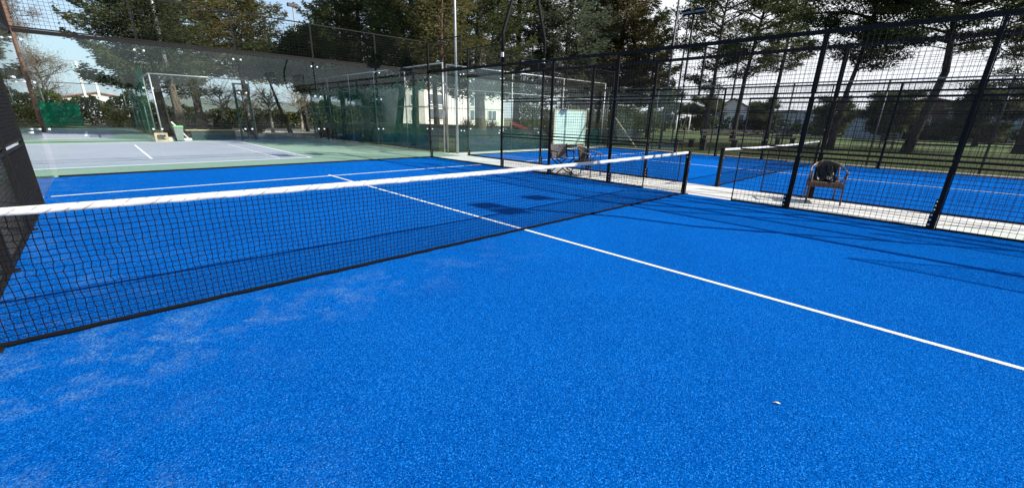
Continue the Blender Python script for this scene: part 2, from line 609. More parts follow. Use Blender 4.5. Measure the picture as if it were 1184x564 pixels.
def world_loc(o):
    v = Vector(o.location)
    p = o.parent
    while p is not None:
        v = v+Vector(p.location)
        p = p.parent
    return v


def raw_mesh(name, v, f, m, parent=None):
    """v (n,3) array, f (m,k) array of equal-sized faces"""
    me = bpy.data.meshes.new(name)
    off = np.array(world_loc(parent)) if parent is not None else np.zeros(3)
    v = np.asarray(v, dtype=np.float32)-off.astype(np.float32)
    f = np.asarray(f, dtype=np.int32)
    k = f.shape[1]
    me.vertices.add(len(v))
    me.vertices.foreach_set('co', v.ravel())
    me.loops.add(f.size)
    me.loops.foreach_set('vertex_index', f.ravel())
    me.polygons.add(len(f))
    me.polygons.foreach_set('loop_start', np.arange(0, f.size, k, dtype=np.int32))
    me.update(calc_edges=True)
    me.validate()
    me.materials.append(m)
    o = bpy.data.objects.new(name, me)
    COL.objects.link(o)
    if parent is not None:
        o.parent = parent
    return o


def tag(o, label=None, cat=None, group=None, kind=None):
    if label:
        o['label'] = label
    if cat:
        o['category'] = cat
    if group:
        o['group'] = group
    if kind:
        o['kind'] = kind
    return o


def thing(name, loc, label, cat, group=None):
    o = bpy.data.objects.new(name, None)
    o.empty_display_size = 0.2
    COL.objects.link(o)
    o.location = loc
    return tag(o, label, cat, group)


def link_copy(src, parent, loc=None):
    c = src.copy()
    COL.objects.link(c)
    c.parent = parent
    if loc is not None:
        c.location = loc
    return c


def struct(name, mb, m):
    o = mb.build(name, m)
    o['kind'] = 'structure'
    return o


def sheet(name, x0, x1, y0, y1, z, m):
    b = MB()
    b.quad((x0, y0, z), (x1, y0, z), (x1, y1, z), (x0, y1, z))
    return struct(name, b, m)


def poly_sheet(name, pts, z, m):
    b = MB()
    b.add([(x, y, z) for x, y in pts], [tuple(range(len(pts)))])
    return struct(name, b, m)


def wires(segs, r, n=3):
    """thin prisms for many straight segments: returns arrays"""
    segs = np.asarray(segs, dtype=np.float64)
    a, b = segs[:, 0], segs[:, 1]
    d = b-a
    d /= np.linalg.norm(d, axis=1, keepdims=True)+1e-9
    ref = np.where(np.abs(d[:, 2:3]) > 0.8, np.array([[1.0, 0, 0]]), np.array([[0, 0, 1.0]]))
    x = np.cross(d, ref)
    x /= np.linalg.norm(x, axis=1, keepdims=True)
    y = np.cross(d, x)
    N = len(segs)
    V = np.zeros((N, 2*n, 3))
    for k in range(n):
        t = 2*math.pi*k/n
        o = (x*math.cos(t)+y*math.sin(t))*r
        V[:, k] = a+o
        V[:, n+k] = b+o
    F = np.array([(k, (k+1) % n, n+(k+1) % n, n+k) for k in range(n)])
    Fs = (np.arange(N)[:, None, None]*2*n+F[None]).reshape(-1, 4)
    return V.reshape(-1, 3), Fs


# ------------------------------------------------------------------ the ground
sheet('ground', -400, 700, -400, 700, -0.016, MAT['ground'])
sheet('lawn', 11.9, 22.4, 11.6, 27.0, -0.004, MAT['lawn'])
sheet('grass_strip', 23.1, 41.5, -30, 24, -0.008, MAT['lawn'])
sheet('sports_pitch', 41.5, 72, -40, 30, -0.004, MAT['pitch'])
poly_sheet('sandy_path', [(6.5, 28.5), (12.2, 27.2), (23, 23.5), (34, 20), (60, 26), (60, 40), (7, 43)], -0.008, MAT['path'])
sheet('hard_court_surround', -26, 11.45, 10.03, 24.4, 0.004, MAT['hard_green'])
sheet('hard_court', -17.5, 6.35, 11.75, 23.1, 0.008, MAT['hard_purple'])
sheet('far_court_surround', -24, 3.1, 24.8, 44.0, 0.004, MAT['hard_green'])
sheet('far_court', -20, 1.6, 27.2, 38.6, 0.008, MAT['hard_purple'])
b = MB()
z = 0.012
b.box(6.22, 6.30, 12.0, 23.0, 0.009, z)
b.box(-17.4, 6.22, 12.0, 12.06, 0.009, z)
b.box(-17.4, 6.22, 22.94, 23.0, 0.009, z)
b.box(-17.4, 6.22, 13.4, 13.45, 0.009, z)
b.box(1.95, 2.02, 13.9, 21.3, 0.009, z)
b.box(5.28, 5.32, 12.3, 20.2, 0.009, z)
struct('hard_court_lines', b, MAT['white'])
b = MB()
b.box(0.35, 0.47, 30.2, 36.8, 0.009, z)
b.box(-20, 1.4, 27.5, 27.58, 0.009, z)
b.box(-20, 1.4, 38.2, 38.28, 0.009, z)
struct('far_court_lines', b, MAT['white'])
sheet('side_strip', -4, -0.05, -6, 14, -0.004, MAT['paver'])
sheet('passage', 9.9, 11.9, -14, 12.2, -0.001, MAT['concrete'])
sheet('outer_walkway', 21.85, 23.1, -30, 12.4, -0.001, MAT['paver'])
sheet('back_walkway', 11.45, 23.1, 10.05, 11.62, -0.006, MAT['concrete'])


def court_ground(x0, name, y0=-10):
    sheet(name, x0-0.03, x0+10.03, y0, 9.985, 0.006, MAT['turf'])
    b = MB()
    z0, z1 = 0.0075, 0.010
    b.box(x0+4.975, x0+5.025, -7.15, 7.15, z0, z1)
    b.box(x0+0.05, x0+4.975, 6.925, 6.975, z0, z1)
    b.box(x0+5.025, x0+9.95, 6.925, 6.975, z0, z1)
    b.box(x0+0.05, x0+4.975, -6.975, -6.925, z0, z1)
    b.box(x0+5.025, x0+9.95, -6.975, -6.925, z0, z1)
    struct('padel_court_lines', b, MAT['line'])


court_ground(0.0, 'padel_turf')
court_ground(11.8, 'padel_turf')


# ------------------------------------------------------------------ padel net
def padel_net(x0, label, wig=0.55, pitch=0.0435, thick=1.5):
    root = thing('padel_net', (x0+5, 0, 0), label, 'net', 'padel nets across the blue courts')
    X0, X1 = x0+0.08, x0+9.92

    def ztop(x):
        t = (x-x0-5)/5
        return 0.88+0.04*t*t
    nx = int((X1-X0)/pitch)
    nz = 20
    gx = np.linspace(X0, X1, nx)
    P = np.zeros((nx, nz+1, 3))
    ph = RNG.uniform(0, 6.28, 8)
    for j in range(nz+1):
        t = j/nz
        top = np.array([ztop(x)-0.05 for x in gx])
        zz = 0.035+(top-0.035)*t
        bow = math.sin(math.pi*t)
        sway = 0.012*bow*np.sin(gx*1.1+ph[0])+0.006*bow*np.sin(gx*3.3+ph[1])
        slack = 0.010*bow*np.sin(gx*5.0+ph[2]+t*4)+0.007*np.sin(gx*13+ph[3]+t*9)*bow
        P[:, j, 0] = gx+wig*(RNG.normal(0, 0.0042, nx)*(0.3+bow)+0.004*bow*np.sin(gx*7+ph[4]+t*15)+0.0045*bow*(1 if j % 2 else -1))
        P[:, j, 1] = sway+RNG.normal(0, 0.004, nx)*bow
        P[:, j, 2] = zz+wig*(slack-0.006*bow+RNG.normal(0, 0.0032, nx)*bow)
    segs = [np.stack([P[:, :-1].reshape(-1, 3), P[:, 1:].reshape(-1, 3)], 1),
            np.stack([P[:-1, 1:-1].reshape(-1, 3), P[1:, 1:-1].reshape(-1, 3)], 1)]
    V, F = wires(np.concatenate(segs), 0.0017*thick, 4)
    raw_mesh('netting', V, F, MAT['netcord'], root)
    # white band folded over the cord
    def band(za, zb, th, steps, wob, m, name):
        b = MB()
        xs = np.linspace(X0, X1, steps)
        prof = [(-th*0.5, 0.0), (-th*0.62, 0.35), (-th*0.5, 0.8), (0, 1.0), (th*0.5, 0.8), (th*0.62, 0.35), (th*0.5, 0.0)]
        vs = []
        for i, x in enumerate(xs):
            lo, hi = za(x), zb(x)
            w = wob*math.sin(x*9.1+1)+wob*0.8*math.sin(x*23.7)
            for y, t in prof:
                vs.append((x, y*(1+0.35*math.sin(x*17+t*3))+w*0.5, lo+(hi-lo)*t+(w*0.5 if t < 0.3 else w*0.1)))
        k = len(prof)
        fs = []
        for i in range(len(xs)-1):
            for j in range(k):
                j2 = (j+1) % k
                fs.append((i*k+j, (i+1)*k+j, (i+1)*k+j2, i*k+j2))
        b.add(vs, fs, 0, True)
        b.build(name, m, root)
    band(lambda x: ztop(x)-0.054, ztop, 0.015, 260, 0.0012, MAT['tape'], 'top_band')
    band(lambda x: 0.012, lambda x: 0.043, 0.018, 220, 0.003, MAT['netcord'], 'bottom_band')
    for px, s in ((x0+0.03, -1), (x0+9.97, 1)):
        b = MB()
        b.bbox(px-0.04, px+0.04, -0.04, 0.04, 0.008, 0.935, 0.006)
        p = b.build('post', MAT['black'], root)
        b = MB()
        b.bbox(px-0.11, px+0.11, -0.075, 0.075, 0.006, 0.018, 0.003)
        b.bar((px-s*0.045, 0, 0.018), (px-s*0.10, 0, 0.018), 0.01, 0.2)
        b.build('base_plate', MAT['black'], p)
        b = MB()
        b.disc((px-s*0.041, -0.0, 0.80), (-s, 0, 0), 0.014, 0.03, 10)
        b.build('winch_pin', MAT['steel'], p)
        for zb in (0.70, 0.28):
            b = MB()
            b.disc((px, -0.041, zb), (0, -1, 0), 0.011, 0.012, 10)
            b.build('bolt', MAT['steel'], p)
    return root


padel_net(0.0, 'long padel net nearest the camera, white top band over black netting')
padel_net(11.8, 'smaller looking padel net on the next court, behind the mesh fence', 0.6, 0.06)


# ------------------------------------------------------------------ cage: glass walls and mesh fences
def wire_mesh(parent, axis, c, a0, a1, z0, z1, pitch=0.075, r=0.0028, apitch=None):
    """welded wire grid in the plane axis=c"""
    segs = []
    n = max(2, int(round((a1-a0)/(apitch or pitch))))
    m = max(2, int(round((z1-z0)/pitch)))
    for i in range(1, n):
        a = a0+(a1-a0)*i/n
        segs.append(((c, a, z0), (c, a, z1)) if axis == 'x' else ((a, c, z0), (a, c, z1)))
    for j in range(1, m):
        z = z0+(z1-z0)*j/m
        segs.append(((c+0.004, a0, z), (c+0.004, a1, z)) if axis == 'x' else ((a0, c+0.004, z), (a1, c+0.004, z)))
    V, F = wires(segs, r, 4)
    return raw_mesh('wire_mesh', V, F, MAT['wire'], parent)


def mesh_panel(root, axis, c, a0, a1, z0, z1, fr=0.026, fv=0.016, slats=False):
    b = MB()
    h = fr/2

    def pt(a, z):
        return (c, a, z) if axis == 'x' else (a, c, z)
    for (p, q) in (((a0, z0+h), (a1, z0+h)), ((a0, z1-h), (a1, z1-h))):
        b.bar(pt(*p), pt(*q), 0.034, fr)
    for a in (a0+fv/2, a1-fv/2):
        w = (0.028, fv) if axis == 'x' else (fv, 0.028)
        x, y, _ = pt(a, 0)
        b.box(x-w[0]/2, x+w[0]/2, y-w[1]/2, y+w[1]/2, z0+fr, z1-fr)
    o = b.build('mesh_panel', MAT['black'], root)
    if slats:
        wire_mesh(o, axis, c, a0+fv, a1-fv, z0+fr, z1-fr, 0.05, 0.0027, 0.05)
        return o
    wire_mesh(o, axis, c, a0+fv, a1-fv, z0+fr, z1-fr)
    return o


def cage_post(root, x, y, z1, w=(0.10, 0.08), side=1, plate=True, z0=0.008):
    b = MB()
    b.bbox(x-w[0]/2, x+w[0]/2, y-w[1]/2, y+w[1]/2, z0, z1, 0.006)
    plate = plate and z0 < 1
    p = b.build('post', MAT['black'], root)
    if plate:
        b = MB()
        b.bbox(x-0.06, x+0.06, y-0.06, y+0.06, 0.007, 0.018, 0.003)
        yb = y+side*(w[1]/2)
        b.box(x-0.03, x+0.03, min(yb, yb+side*0.06), max(yb, yb+side*0.06), 0.018, 0.27)
        for k in range(3):
            b.disc((x-0.0305, yb+side*0.036, 0.08+0.075*k), (-1, 0, 0), 0.014, 0.008, 10, 1)
        b.build('base_plate', [MAT['black'], MAT['bolt']], p)
    return p


BOLT = None


def pane(root, axis, c, a0, a1, z0, z1, inside):
    """one sheet of toughened glass with its eight disc fixings"""
    global BOLT
    g = 0.004
    b = MB()
    if axis == 'x':
        b.box(c-0.006, c+0.006, a0+g, a1-g, z0, z1)
    else:
        b.box(a0+g, a1-g, c-0.006, c+0.006, z0, z1)
    o = b.build('glass_pane', MAT['glass'], root)
    for a in (a0+0.085, a1-0.085):
        for z in (z0+1.0, z0+1.95, z1-0.12):
            mb = MB()
            if axis == 'x':
                mb.disc((c-0.018, a, z), (1, 0, 0), 0.021, 0.036, 12)
            else:
                mb.disc((a, c-0.018, z), (0, 1, 0), 0.021, 0.036, 12)
            mb.build('bolt', MAT['bolt'], o)
    return o


def back_wall(x0, y, label, frameless=False):
    root = thing('glass_back_wall', (x0+5, y, 0), label, 'glass wall')
    for k in range(5):
        a0, a1 = x0+2*k, x0+2*k+2
        pane(root, 'y', y, a0+(0.05 if k == 0 else 0), a1-(0.05 if k == 4 else 0), 0.05, 2.95, -1)
        mesh_panel(root, 'y', y, a0+0.004, a1-0.004, 3.04, 3.98)
    for k, x in enumerate((x0, x0+10)):
        cage_post(root, x, y, 4.02, (0.05, 0.05), -1 if y > 0 else 1, z0=2.9 if frameless and k == 0 else 0.008)
    b = MB()
    b.box(x0+0.04, x0+9.96, y-0.03, y+0.03, 2.955, 3.03)
    b.build('top_rail', MAT['black'], root)
    b = MB()
    b.box(x0+0.04, x0+9.96, y-0.025, y+0.025, 0.008, 0.045)
    b.build('bottom_rail', MAT['black'], root)
    return root


def side_glass(x, s, label):
    """two sheets from |y|=6 to 10 with a mesh panel over the last one"""
    root = thing('glass_side_wall', (x, s*8, 0), label, 'glass wall')
    e = 0.05
    for (a, bb) in ((6+e, 8), (8, 10-e)):
        a0, a1 = sorted((s*a, s*bb))
        pane(root, 'x', x, a0, a1, 0.05, 2.95, -1)
    a0, a1 = sorted((s*8.02, s*9.95))
    mesh_panel(root, 'x', x, a0, a1, 3.04, 3.98)
    a0, a1 = sorted((s*6.05, s*9.95))
    b = MB()
    b.box(x-0.03, x+0.03, a0, a1, 2.955, 3.03)
    b.build('top_rail', MAT['black'], root)
    if x > 1:
        b = MB()
        b.box(x-0.025, x+0.025, a0, a1, 0.008, 0.045)
        b.build('bottom_rail', MAT['black'], root)
    return root


def side_fence(x, s, label, slats=False):
    """mesh fence from |y|=1 to 6"""
    root = thing('mesh_fence', (x, s*3.5, 0), label, 'fence')
    g = 0.024
    for ya, yb in ((6, 4), (4, 2), (2, 1.0)):
        for k in range(3):
            if k == 2 and yb == 1.0:
                continue
            a0, a1 = sorted((s*(ya-g), s*(yb+(g if yb > 1 else 0))))
            mesh_panel(root, 'x', x, a0, a1, k+0.024 if k else 0.012, k+0.970, slats=slats)
    a0, a1 = sorted((s*(2-g), s*0.0))
    mesh_panel(root, 'x', x, a0, a1, 2.022, 2.972)
    for y in (6, 4, 2):
        cage_post(root, x, s*y, 3.0 if y < 6 else 3.05, (0.06, 0.044), -s)
    b = MB()
    a0, a1 = sorted((s*6.0, 0.0))
    b.box(x-0.02, x+0.02, a0, a1, 2.976, 3.016)
    b.build('top_rail', MAT['black'], root)
    return root


back_wall(0.0, 10.0, 'clear glass back wall of the nearer blue court, with mesh above the glass', True)
back_wall(11.8, 10.0, 'clear glass back wall of the second blue court, beside the mint board')
side_glass(0.0, 1, 'glass side wall at the far left corner of the nearer court')
side_glass(10.0, 1, 'glass side wall of the nearer court along the far end of the concrete passage')
side_glass(10.0, -1, 'glass side wall of the nearer court beyond the right edge of the photo')
side_glass(11.8, 1, 'glass side wall of the second court along the far end of the concrete passage')
side_glass(11.8, -1, 'glass side wall of the second court on the passage, beyond the right edge')
side_glass(21.8, 1, 'glass side wall at the farthest corner of the second court, beside the grass')
side_fence(0.0, 1, 'dense black wire fence along the left side of the nearer court, seen edge on', slats=True)
side_fence(10.0, 1, 'black mesh fence of the nearer court in front of the folding chair')
side_fence(10.0, -1, 'nearest black mesh fence, in front of the chair with the jacket')
side_fence(11.8, 1, 'black mesh fence of the second court behind the folding chair')
side_fence(11.8, -1, 'black mesh fence of the second court behind the chair with the jacket')
side_fence(21.8, 1, 'mesh fence on the far side of the second court, left of its net end')
side_fence(21.8, -1, 'mesh fence on the far side of the second court, behind the chair with the jacket')


def lamp_mast(x, y, lean, label, ztop=6.2, kink=3.85, heads=(-0.3, 0.3)):
    root = thing('lamp_mast', (x, y, 0), label, 'lamp mast', 'floodlight masts of the padel courts')
    b = MB()
    b.tube([(x, y, 3.06), (x, y, kink), (x+lean*0.36, y, kink+0.95), (x+lean*0.42, y, ztop)], 0.048, 10)
    b.build('pole', MAT['black'], root)
    b = MB()
    b.bar((x+lean*0.42, y+min(heads)-0.25, ztop), (x+lean*0.42, y+max(heads)+0.25, ztop), 0.06, 0.06)
    b.build('cross_arm', MAT['black'], root)
    for k in heads:
        b = MB()
        c = Vector((x+lean*0.42-lean*0.12, y+k, ztop+0.08))
        b.bar(c+Vector((-0.19, 0, 0.05)), c+Vector((0.19, 0, -0.03)), 0.46, 0.07)
        f = b.build('floodlight', MAT['black'], root)
        b = MB()
        b.bar(c+Vector((-0.16, 0, -0.0)), c+Vector((0.15, 0, -0.066)), 0.40, 0.02)
        b.build('lens', MAT['lamp'], f)
    b = MB()
    b.box(x-0.052, x-0.046, y-0.02, y+0.03, 3.2, 3.32)
    b.box(x-0.046, x-0.01, y-0.052, y-0.046, 3.2, 3.32)
    b.build('sticker', MAT['label'], root)
    return root


lamp_mast(10.0, 6.0, 1, 'left of the two black lamp masts bent towards each other over the passage')
lamp_mast(11.8, 6.0, -1, 'right of the two black lamp masts bent towards each other over the passage')
lamp_mast(10.0, -6.0, 1, 'black lamp mast of the nearer court beyond the right edge of the photo')
lamp_mast(11.8, -6.0, 0, 'black lamp mast of the second court beyond the right edge of the photo', 6.45, heads=(0.0,))
lamp_mast(21.8, 6.0, 0, 'straight dark mast with two floodlights at the far side of the second court')


# ------------------------------------------------------------------ chairs on the passage
def place(mb, loc, rot):
    c, s = math.cos(rot), math.sin(rot)
    mb.v = [(loc[0]+x*c-y*s, loc[1]+x*s+y*c, loc[2]+z) for x, y, z in mb.v]
    return mb


def wicker_chair(loc, rot, label, tubem='tube', weave='wicker'):
    """tub armchair facing local -y: woven seat, curved tube rail, woven back"""
    root = thing('wicker_armchair', loc, label, 'chair', 'woven armchairs standing on the passage')

    def B(fn, name, m, par=root):
        mb = MB()
        fn(mb)
        return place(mb, loc, rot).build(name, m, par)
    W_, D_ = 0.27, 0.26

    def seat(mb):
        mb.bbox(-W_, W_, -D_, D_-0.02, 0.405, 0.435, 0.02)
        for a in ((-W_, -D_, W_, -D_), (-W_, D_-0.02, W_, D_-0.02), (-W_, -D_, -W_, D_), (W_, -D_, W_, D_)):
            mb.bar((a[0], a[1], 0.375), (a[2], a[3], 0.375), 0.022, 0.09)
    B(seat, 'seat', MAT[weave])
    legs = [(-W_, -D_, 1), (W_, -D_, 1), (-W_+0.02, D_, 0), (W_-0.02, D_, 0)]
    for (x, y, front) in legs:
        if front:
            pts = [(x*1.06, y-0.03, 0.0), (x, y, 0.40), (x*1.05, y+0.01, 0.62)]
        else:
            pts = [(x*1.05, y+0.09, 0.0), (x, y, 0.40), (x*0.93, y+0.07, 0.72)]
        B(lambda mb, p=pts: mb.tube(p, 0.016, 8), 'leg', MAT[weave])
    # rail: from front arm up round the back
    pts = []
    for k in range(17):
        t = k/16
        a = math.pi*t
        x = -math.cos(a)*(W_+0.035)
        y = -D_+0.0+math.sin(a)**0.8*(2*D_+0.06)
        z = 0.62+0.19*math.sin(a)**1.4
        pts.append((x, y, z))
    B(lambda mb: mb.tube(pts, 0.017, 8), 'arm_rail', MAT[tubem])

    def back(mb):
        n = 11
        vs, fs = [], []
        for i in range(n):
            t = i/(n-1)
            a = math.pi*(0.27+0.46*t)
            for k, zz in enumerate((0.43, 0.55, 0.68, 0.0)):
                x = -math.cos(a)*(W_+0.02)*(0.86+0.05*k)
                y = -D_+math.sin(a)**0.8*(2*D_+0.03)*(0.93+0.02*k)
                z = zz if k < 3 else 0.62+0.19*math.sin(a)**1.4-0.01
                vs.append((x, y, z))
            for k, zz in enumerate((0.43, 0.55, 0.68, 0.0)):
                x, y, z = vs[i*8+k]
                vs.append((x*1.02, y+0.012, z))
        for i in range(n-1):
            for k in range(3):
                a, b2 = i*8+k, (i+1)*8+k
                fs.append((a, b2, b2+1, a+1))
                fs.append((a+4, a+5, b2+5, b2+4))
        mb.add(vs, fs, 0, True)
    B(back, 'backrest', MAT[weave])
    for s in (-1, 1):
        B(lambda mb: mb.tube([(s*(W_-0.005), 0.02, 0.42), (s*(W_+0.02), -0.07, 0.52), (s*(W_+0.035), -0.12, 0.655)], 0.011, 6), 'arm_brace', MAT[weave])
    return root


wicker_chair((11.42, -2.25, 0), -math.pi/2+0.33, 'brown wicker armchair with a black jacket on it, standing on the passage at right')
wicker_chair((10.64, 3.14, 0), 0.12, 'dark wicker armchair with tan arm rail, beside the grey folding chair', weave='wicker_dark')

# black jacket slumped on the right-hand chair
mb = MB()
N1, N2 = 41, 30
vs, fs = [], []
for i in range(N1):
    for j in range(N2):
        s_, t_ = i/(N1-1)-0.5, j/(N2-1)
        x = s_*0.35*(1-0.22*t_)+0.015*math.sin(9*t_)
        if t_ < 0.35:
            y = -0.12+0.62*t_
            z = 0.455+0.05*math.sin(t_*9)+0.03*math.sin(s_*11+2)
        else:
            q = (t_-0.35)/0.65
            y = 0.10+0.10*q
            z = 0.50+0.24*q+0.02*math.sin(s_*9)
        y += 0.030*abs(math.sin(s_*14+t_*7))-0.022*abs(math.sin(s_*9-t_*13+1))+0.010*math.sin(s_*41+t_*20)-0.05*math.cos(s_*3)
        z += 0.02*abs(math.sin(s_*17+t_*5))-(0.05*abs(s_)*2 if t_ > .8 else 0)
        vs.append((x, y, z))
for i in range(N1):
    for j in range(N2):
        x, y, z = vs[i*N2+j]
        vs.append((x, y+0.045, z-0.03))
o2 = N1*N2
for i in range(N1-1):
    for j in range(N2-1):
        a = i*N2+j
        fs.append((a, a+N2, a+N2+1, a+1))
        fs.append((o2+a, o2+a+1, o2+a+N2+1, o2+a+N2))
for i in range(N1-1):
    for j in (0, N2-1):
        a = i*N2+j
        fs.append((a, a+N2, o2+a+N2, o2+a))
for j in range(N2-1):
    for i in (0, N1-1):
        a = i*N2+j
        fs.append((a, a+1, o2+a+1, o2+a))
mb.add(vs, fs, 0, True)
place(mb, (11.42, -2.25, 0), -math.pi/2+0.33)
tag(mb.build('jacket', MAT['leather'], origin=(11.42, -2.25, 0.5)), 'crumpled shiny black jacket lying on the wicker armchair at right', 'jacket')


def folding_chair(loc, rot, label):
    root = thing('folding_chair', loc, label, 'chair')

    def B(fn, name, m, par=root):
        mb = MB()
        fn(mb)
        return place(mb, loc, rot).build(name, m, par)
    w = 0.27
    B(lambda mb: mb.add([(-w+0.02, -0.2, 0.44), (w-0.02, -0.2, 0.44), (w-0.02, 0.0, 0.415), (-w+0.02, 0.0, 0.415), (-w+0.02, 0.2, 0.43), (w-0.02, 0.2, 0.43)], [(0, 1, 2, 3), (3, 2, 5, 4)], 0, True), 'seat', MAT['canvas'])

    def back(mb):
        vs, fs = [], []
        for i in range(9):
            t = i/8
            x = -w+2*w*t
            sag = 0.06*math.sin(math.pi*t)
            for z in (0.47, 0.66, 0.81):
                vs.append((x, 0.235+0.06*(z-0.6)/0.3+sag, z-0.05*math.sin(math.pi*t)*(1 if z < 0.6 else 0)))
        for i in range(8):
            for k in range(2):
                a = i*3+k
                fs.append((a, a+3, a+4, a+1))
        mb.add(vs, fs, 0, True)
    B(back, 'backrest', MAT['canvas'])
    for s in (-1, 1):
        B(lambda mb: mb.tube([(s*w, 0.19, 0.42), (s*w, 0.235, 0.6), (s*w, 0.285, 0.84)], 0.013, 6), 'back_post', MAT['black'])
        B(lambda mb: mb.bar((s*w, -0.24, 0.63), (s*w, 0.24, 0.63), 0.05, 0.025), 'armrest', MAT['darkwood'])
        B(lambda mb: mb.tube([(s*w, -0.2, 0.44), (s*w, -0.2, 0.62)], 0.012, 6), 'arm_post', MAT['black'])
        B(lambda mb: mb.bar((s*w, -0.23, 0.015), (s*w, 0.23, 0.015), 0.03, 0.025), 'foot_bar', MAT['black'])
    for y in (-0.19, 0.19):
        for s in (-1, 1):
            B(lambda mb: mb.bar((s*w, y+0.012*s, 0.02), (-s*w, y+0.012*s, 0.43), 0.02, 0.028), 'leg', MAT['black'])
    return root


folding_chair((10.52, 3.95, 0), -0.40, 'grey canvas folding chair with crossed black legs, beside the dark wicker armchair')

# small pale leaf lying on the blue turf
lx, ly = ground(897, 467)
mb = MB()
mb.add([(-0.022, 0, 0.0), (-0.006, 0.006, 0.008), (0.012, 0.005, 0.006), (0.024, -0.002, 0.0), (0.010, -0.006, 0.004), (-0.008, -0.005, 0.007),
        (0, 0, 0.011)], [(0, 5, 6), (5, 4, 6), (4, 3, 6), (3, 2, 6), (2, 1, 6), (1, 0, 6)])
place(mb, (lx, ly, 0.009), -0.95)
tag(mb.build('leaf', MAT['leafdry'], origin=(lx, ly, 0.009)), 'tiny pale dry leaf lying alone on the open blue turf', 'leaf')


# ------------------------------------------------------------------ galvanised fences
def pipe_fence(name, pts, h, label, every=2.5, mid=(), group=None, link=True, r=0.03, m='steel', mr=None):
    root = thing(name, (pts[0][0], pts[0][1], 0), label, 'fence', group)
    for (a, c) in zip(pts[:-1], pts[1:]):
        L = math.hypot(c[0]-a[0], c[1]-a[1])
        n = max(1, int(round(L/every)))
        for k in range(n+1):
            if k == 0 and a != pts[0]:
                continue
            x, y = a[0]+(c[0]-a[0])*k/n, a[1]+(c[1]-a[1])*k/n
            b = MB()
            b.tube([(x, y, -0.02), (x, y, h)], r, 8)
            b.build('post', MAT[m], root)
        b = MB()
        b.tube([(a[0], a[1], h), (c[0], c[1], h)], r*0.95, 8)
        b.build('top_rail', MAT[mr or m], root)
        for z in mid:
            b = MB()
            b.tube([(a[0], a[1], z), (c[0], c[1], z)], r*0.5, 6)
            b.build('mid_rail', MAT['steel'], root)
        if link:
            b = MB()
            b.quad((a[0], a[1], 0.05), (c[0], c[1], 0.05), (c[0], c[1], h-0.03), (a[0], a[1], h-0.03))
            b.build('chain_link', MAT['chainlink'], root)
    return root


pipe_fence('pipe_fence', [(11.6, 11.4), (11.6, 26.5)], 3.55, 'galvanised pipe fence beside the hard court, carrying the green netting', 3.0, (1.9,))
pipe_fence('pipe_fence', [(11.75, 11.36), (22.9, 11.25)], 3.5, 'galvanised pipe fence running behind the second court, with dark green low screen', 3.6, (2.6,))
pipe_fence('pipe_fence', [(22.95, 11.0), (22.95, -14)], 3.18, 'galvanised pipe fence along the far side of the second court, by the grass', 3.0, (), m='dullsteel', mr='steel')
fd = [ground(190, 163), ground(299, 161.5)]
pipe_fence('pipe_fence', [(3.25, 40.0), (3.3, 24.3), (7.55, 24.3)], height_at(173, 85, 3.3, 24.3), 'pale pipe fence with a corner post at the far edge of the hard court', 3.1, (), r=0.034)
pipe_fence('pipe_fence', [(-16, 46.4), (3.2, 46.4)], height_at(60, 95, -1.0, 46.4), 'thin far fence behind the bright green tarpaulin', 4.6, (), r=0.035)

# green netting with a scalloped upper edge, hung on the fence
mb = MB()
vs, fs = [], []
n = 120
for i in range(n+1):
    t = i/n
    y = 12.6+13.6*t
    s = abs(math.sin(math.pi*t*6))
    zt = 2.95-0.28*s**0.8+0.0*t
    off = 0.05*math.sin(i*1.3)+0.03*math.sin(i*0.47)
    for k in range(5):
        q = k/4
        vs.append((11.47-0.03*q+off*(1-q)*0.9, y, 0.25+(zt-0.25)*q))
for i in range(n):
    for k in range(4):
        a = i*5+k
        fs.append((a, a+5, a+6, a+1))
mb.add(vs, fs, 0, True)
nr = thing('green_netting', (11.47, 12.6, 0), 'dark green netting with a scalloped upper edge hung beside the hard court', 'netting')
mb.build('net', MAT['net_green'], nr)
mb = MB()
mb.tube([vs[i*5+4] for i in range(n+1)], 0.022, 6)
mb.build('edge_rope', MAT['net_hem'], nr)

mb = MB()
for i in range(40):
    x0_, x1_ = 12.0+i*0.27, 12.0+(i+1)*0.27
    f0, f1 = 0.02*math.sin(i*1.7), 0.02*math.sin((i+1)*1.7)
    mb.quad((x0_, 11.18+f0, 0.03), (x1_, 11.18+f1, 0.03), (x1_, 11.18-f1*0.4, 0.98+f1), (x0_, 11.18-f0*0.4, 0.98+f0))
tag(mb.build('shade_screen', MAT['screen_green'], origin=(17, 11.2, 0), smooth=True), 'low dark green shade screen behind the second court, under the red slide', 'screen')
mb = MB()
for i in range(40):
    y0_, y1_ = 12.0+i*0.36, 12.0+(i+1)*0.36
    f0, f1 = 0.02*math.sin(i*1.7), 0.02*math.sin((i+1)*1.7)
    mb.quad((11.72+f0, y0_, 0.03), (11.72+f1, y1_, 0.03), (11.72-f1*0.4, y1_, 0.95+f1), (11.72-f0*0.4, y0_, 0.95+f0))
tag(mb.build('shade_screen', MAT['screen_green'], origin=(11.72, 19, 0), smooth=True), 'low dark green shade screen along the foot of the green netting', 'screen')

# fine dark netting far left behind the glass: side of the far court
mb = MB()
for i in range(24):
    y0_, y1_ = 24.6+i*0.6, 24.6+(i+1)*0.6
    f0, f1 = 0.04*math.sin(i*1.7), 0.04*math.sin((i+1)*1.7)
    mb.quad((3.12+f0, y0_, 0.1), (3.12+f1, y1_, 0.1), (3.12, y1_, 3.5), (3.12, y0_, 3.5))
tag(mb.build('green_netting', MAT['net_green'], origin=(3.12, 31, 0), smooth=True), 'dark green netting on the fence behind the corner post, left of the wheeled bin', 'netting')

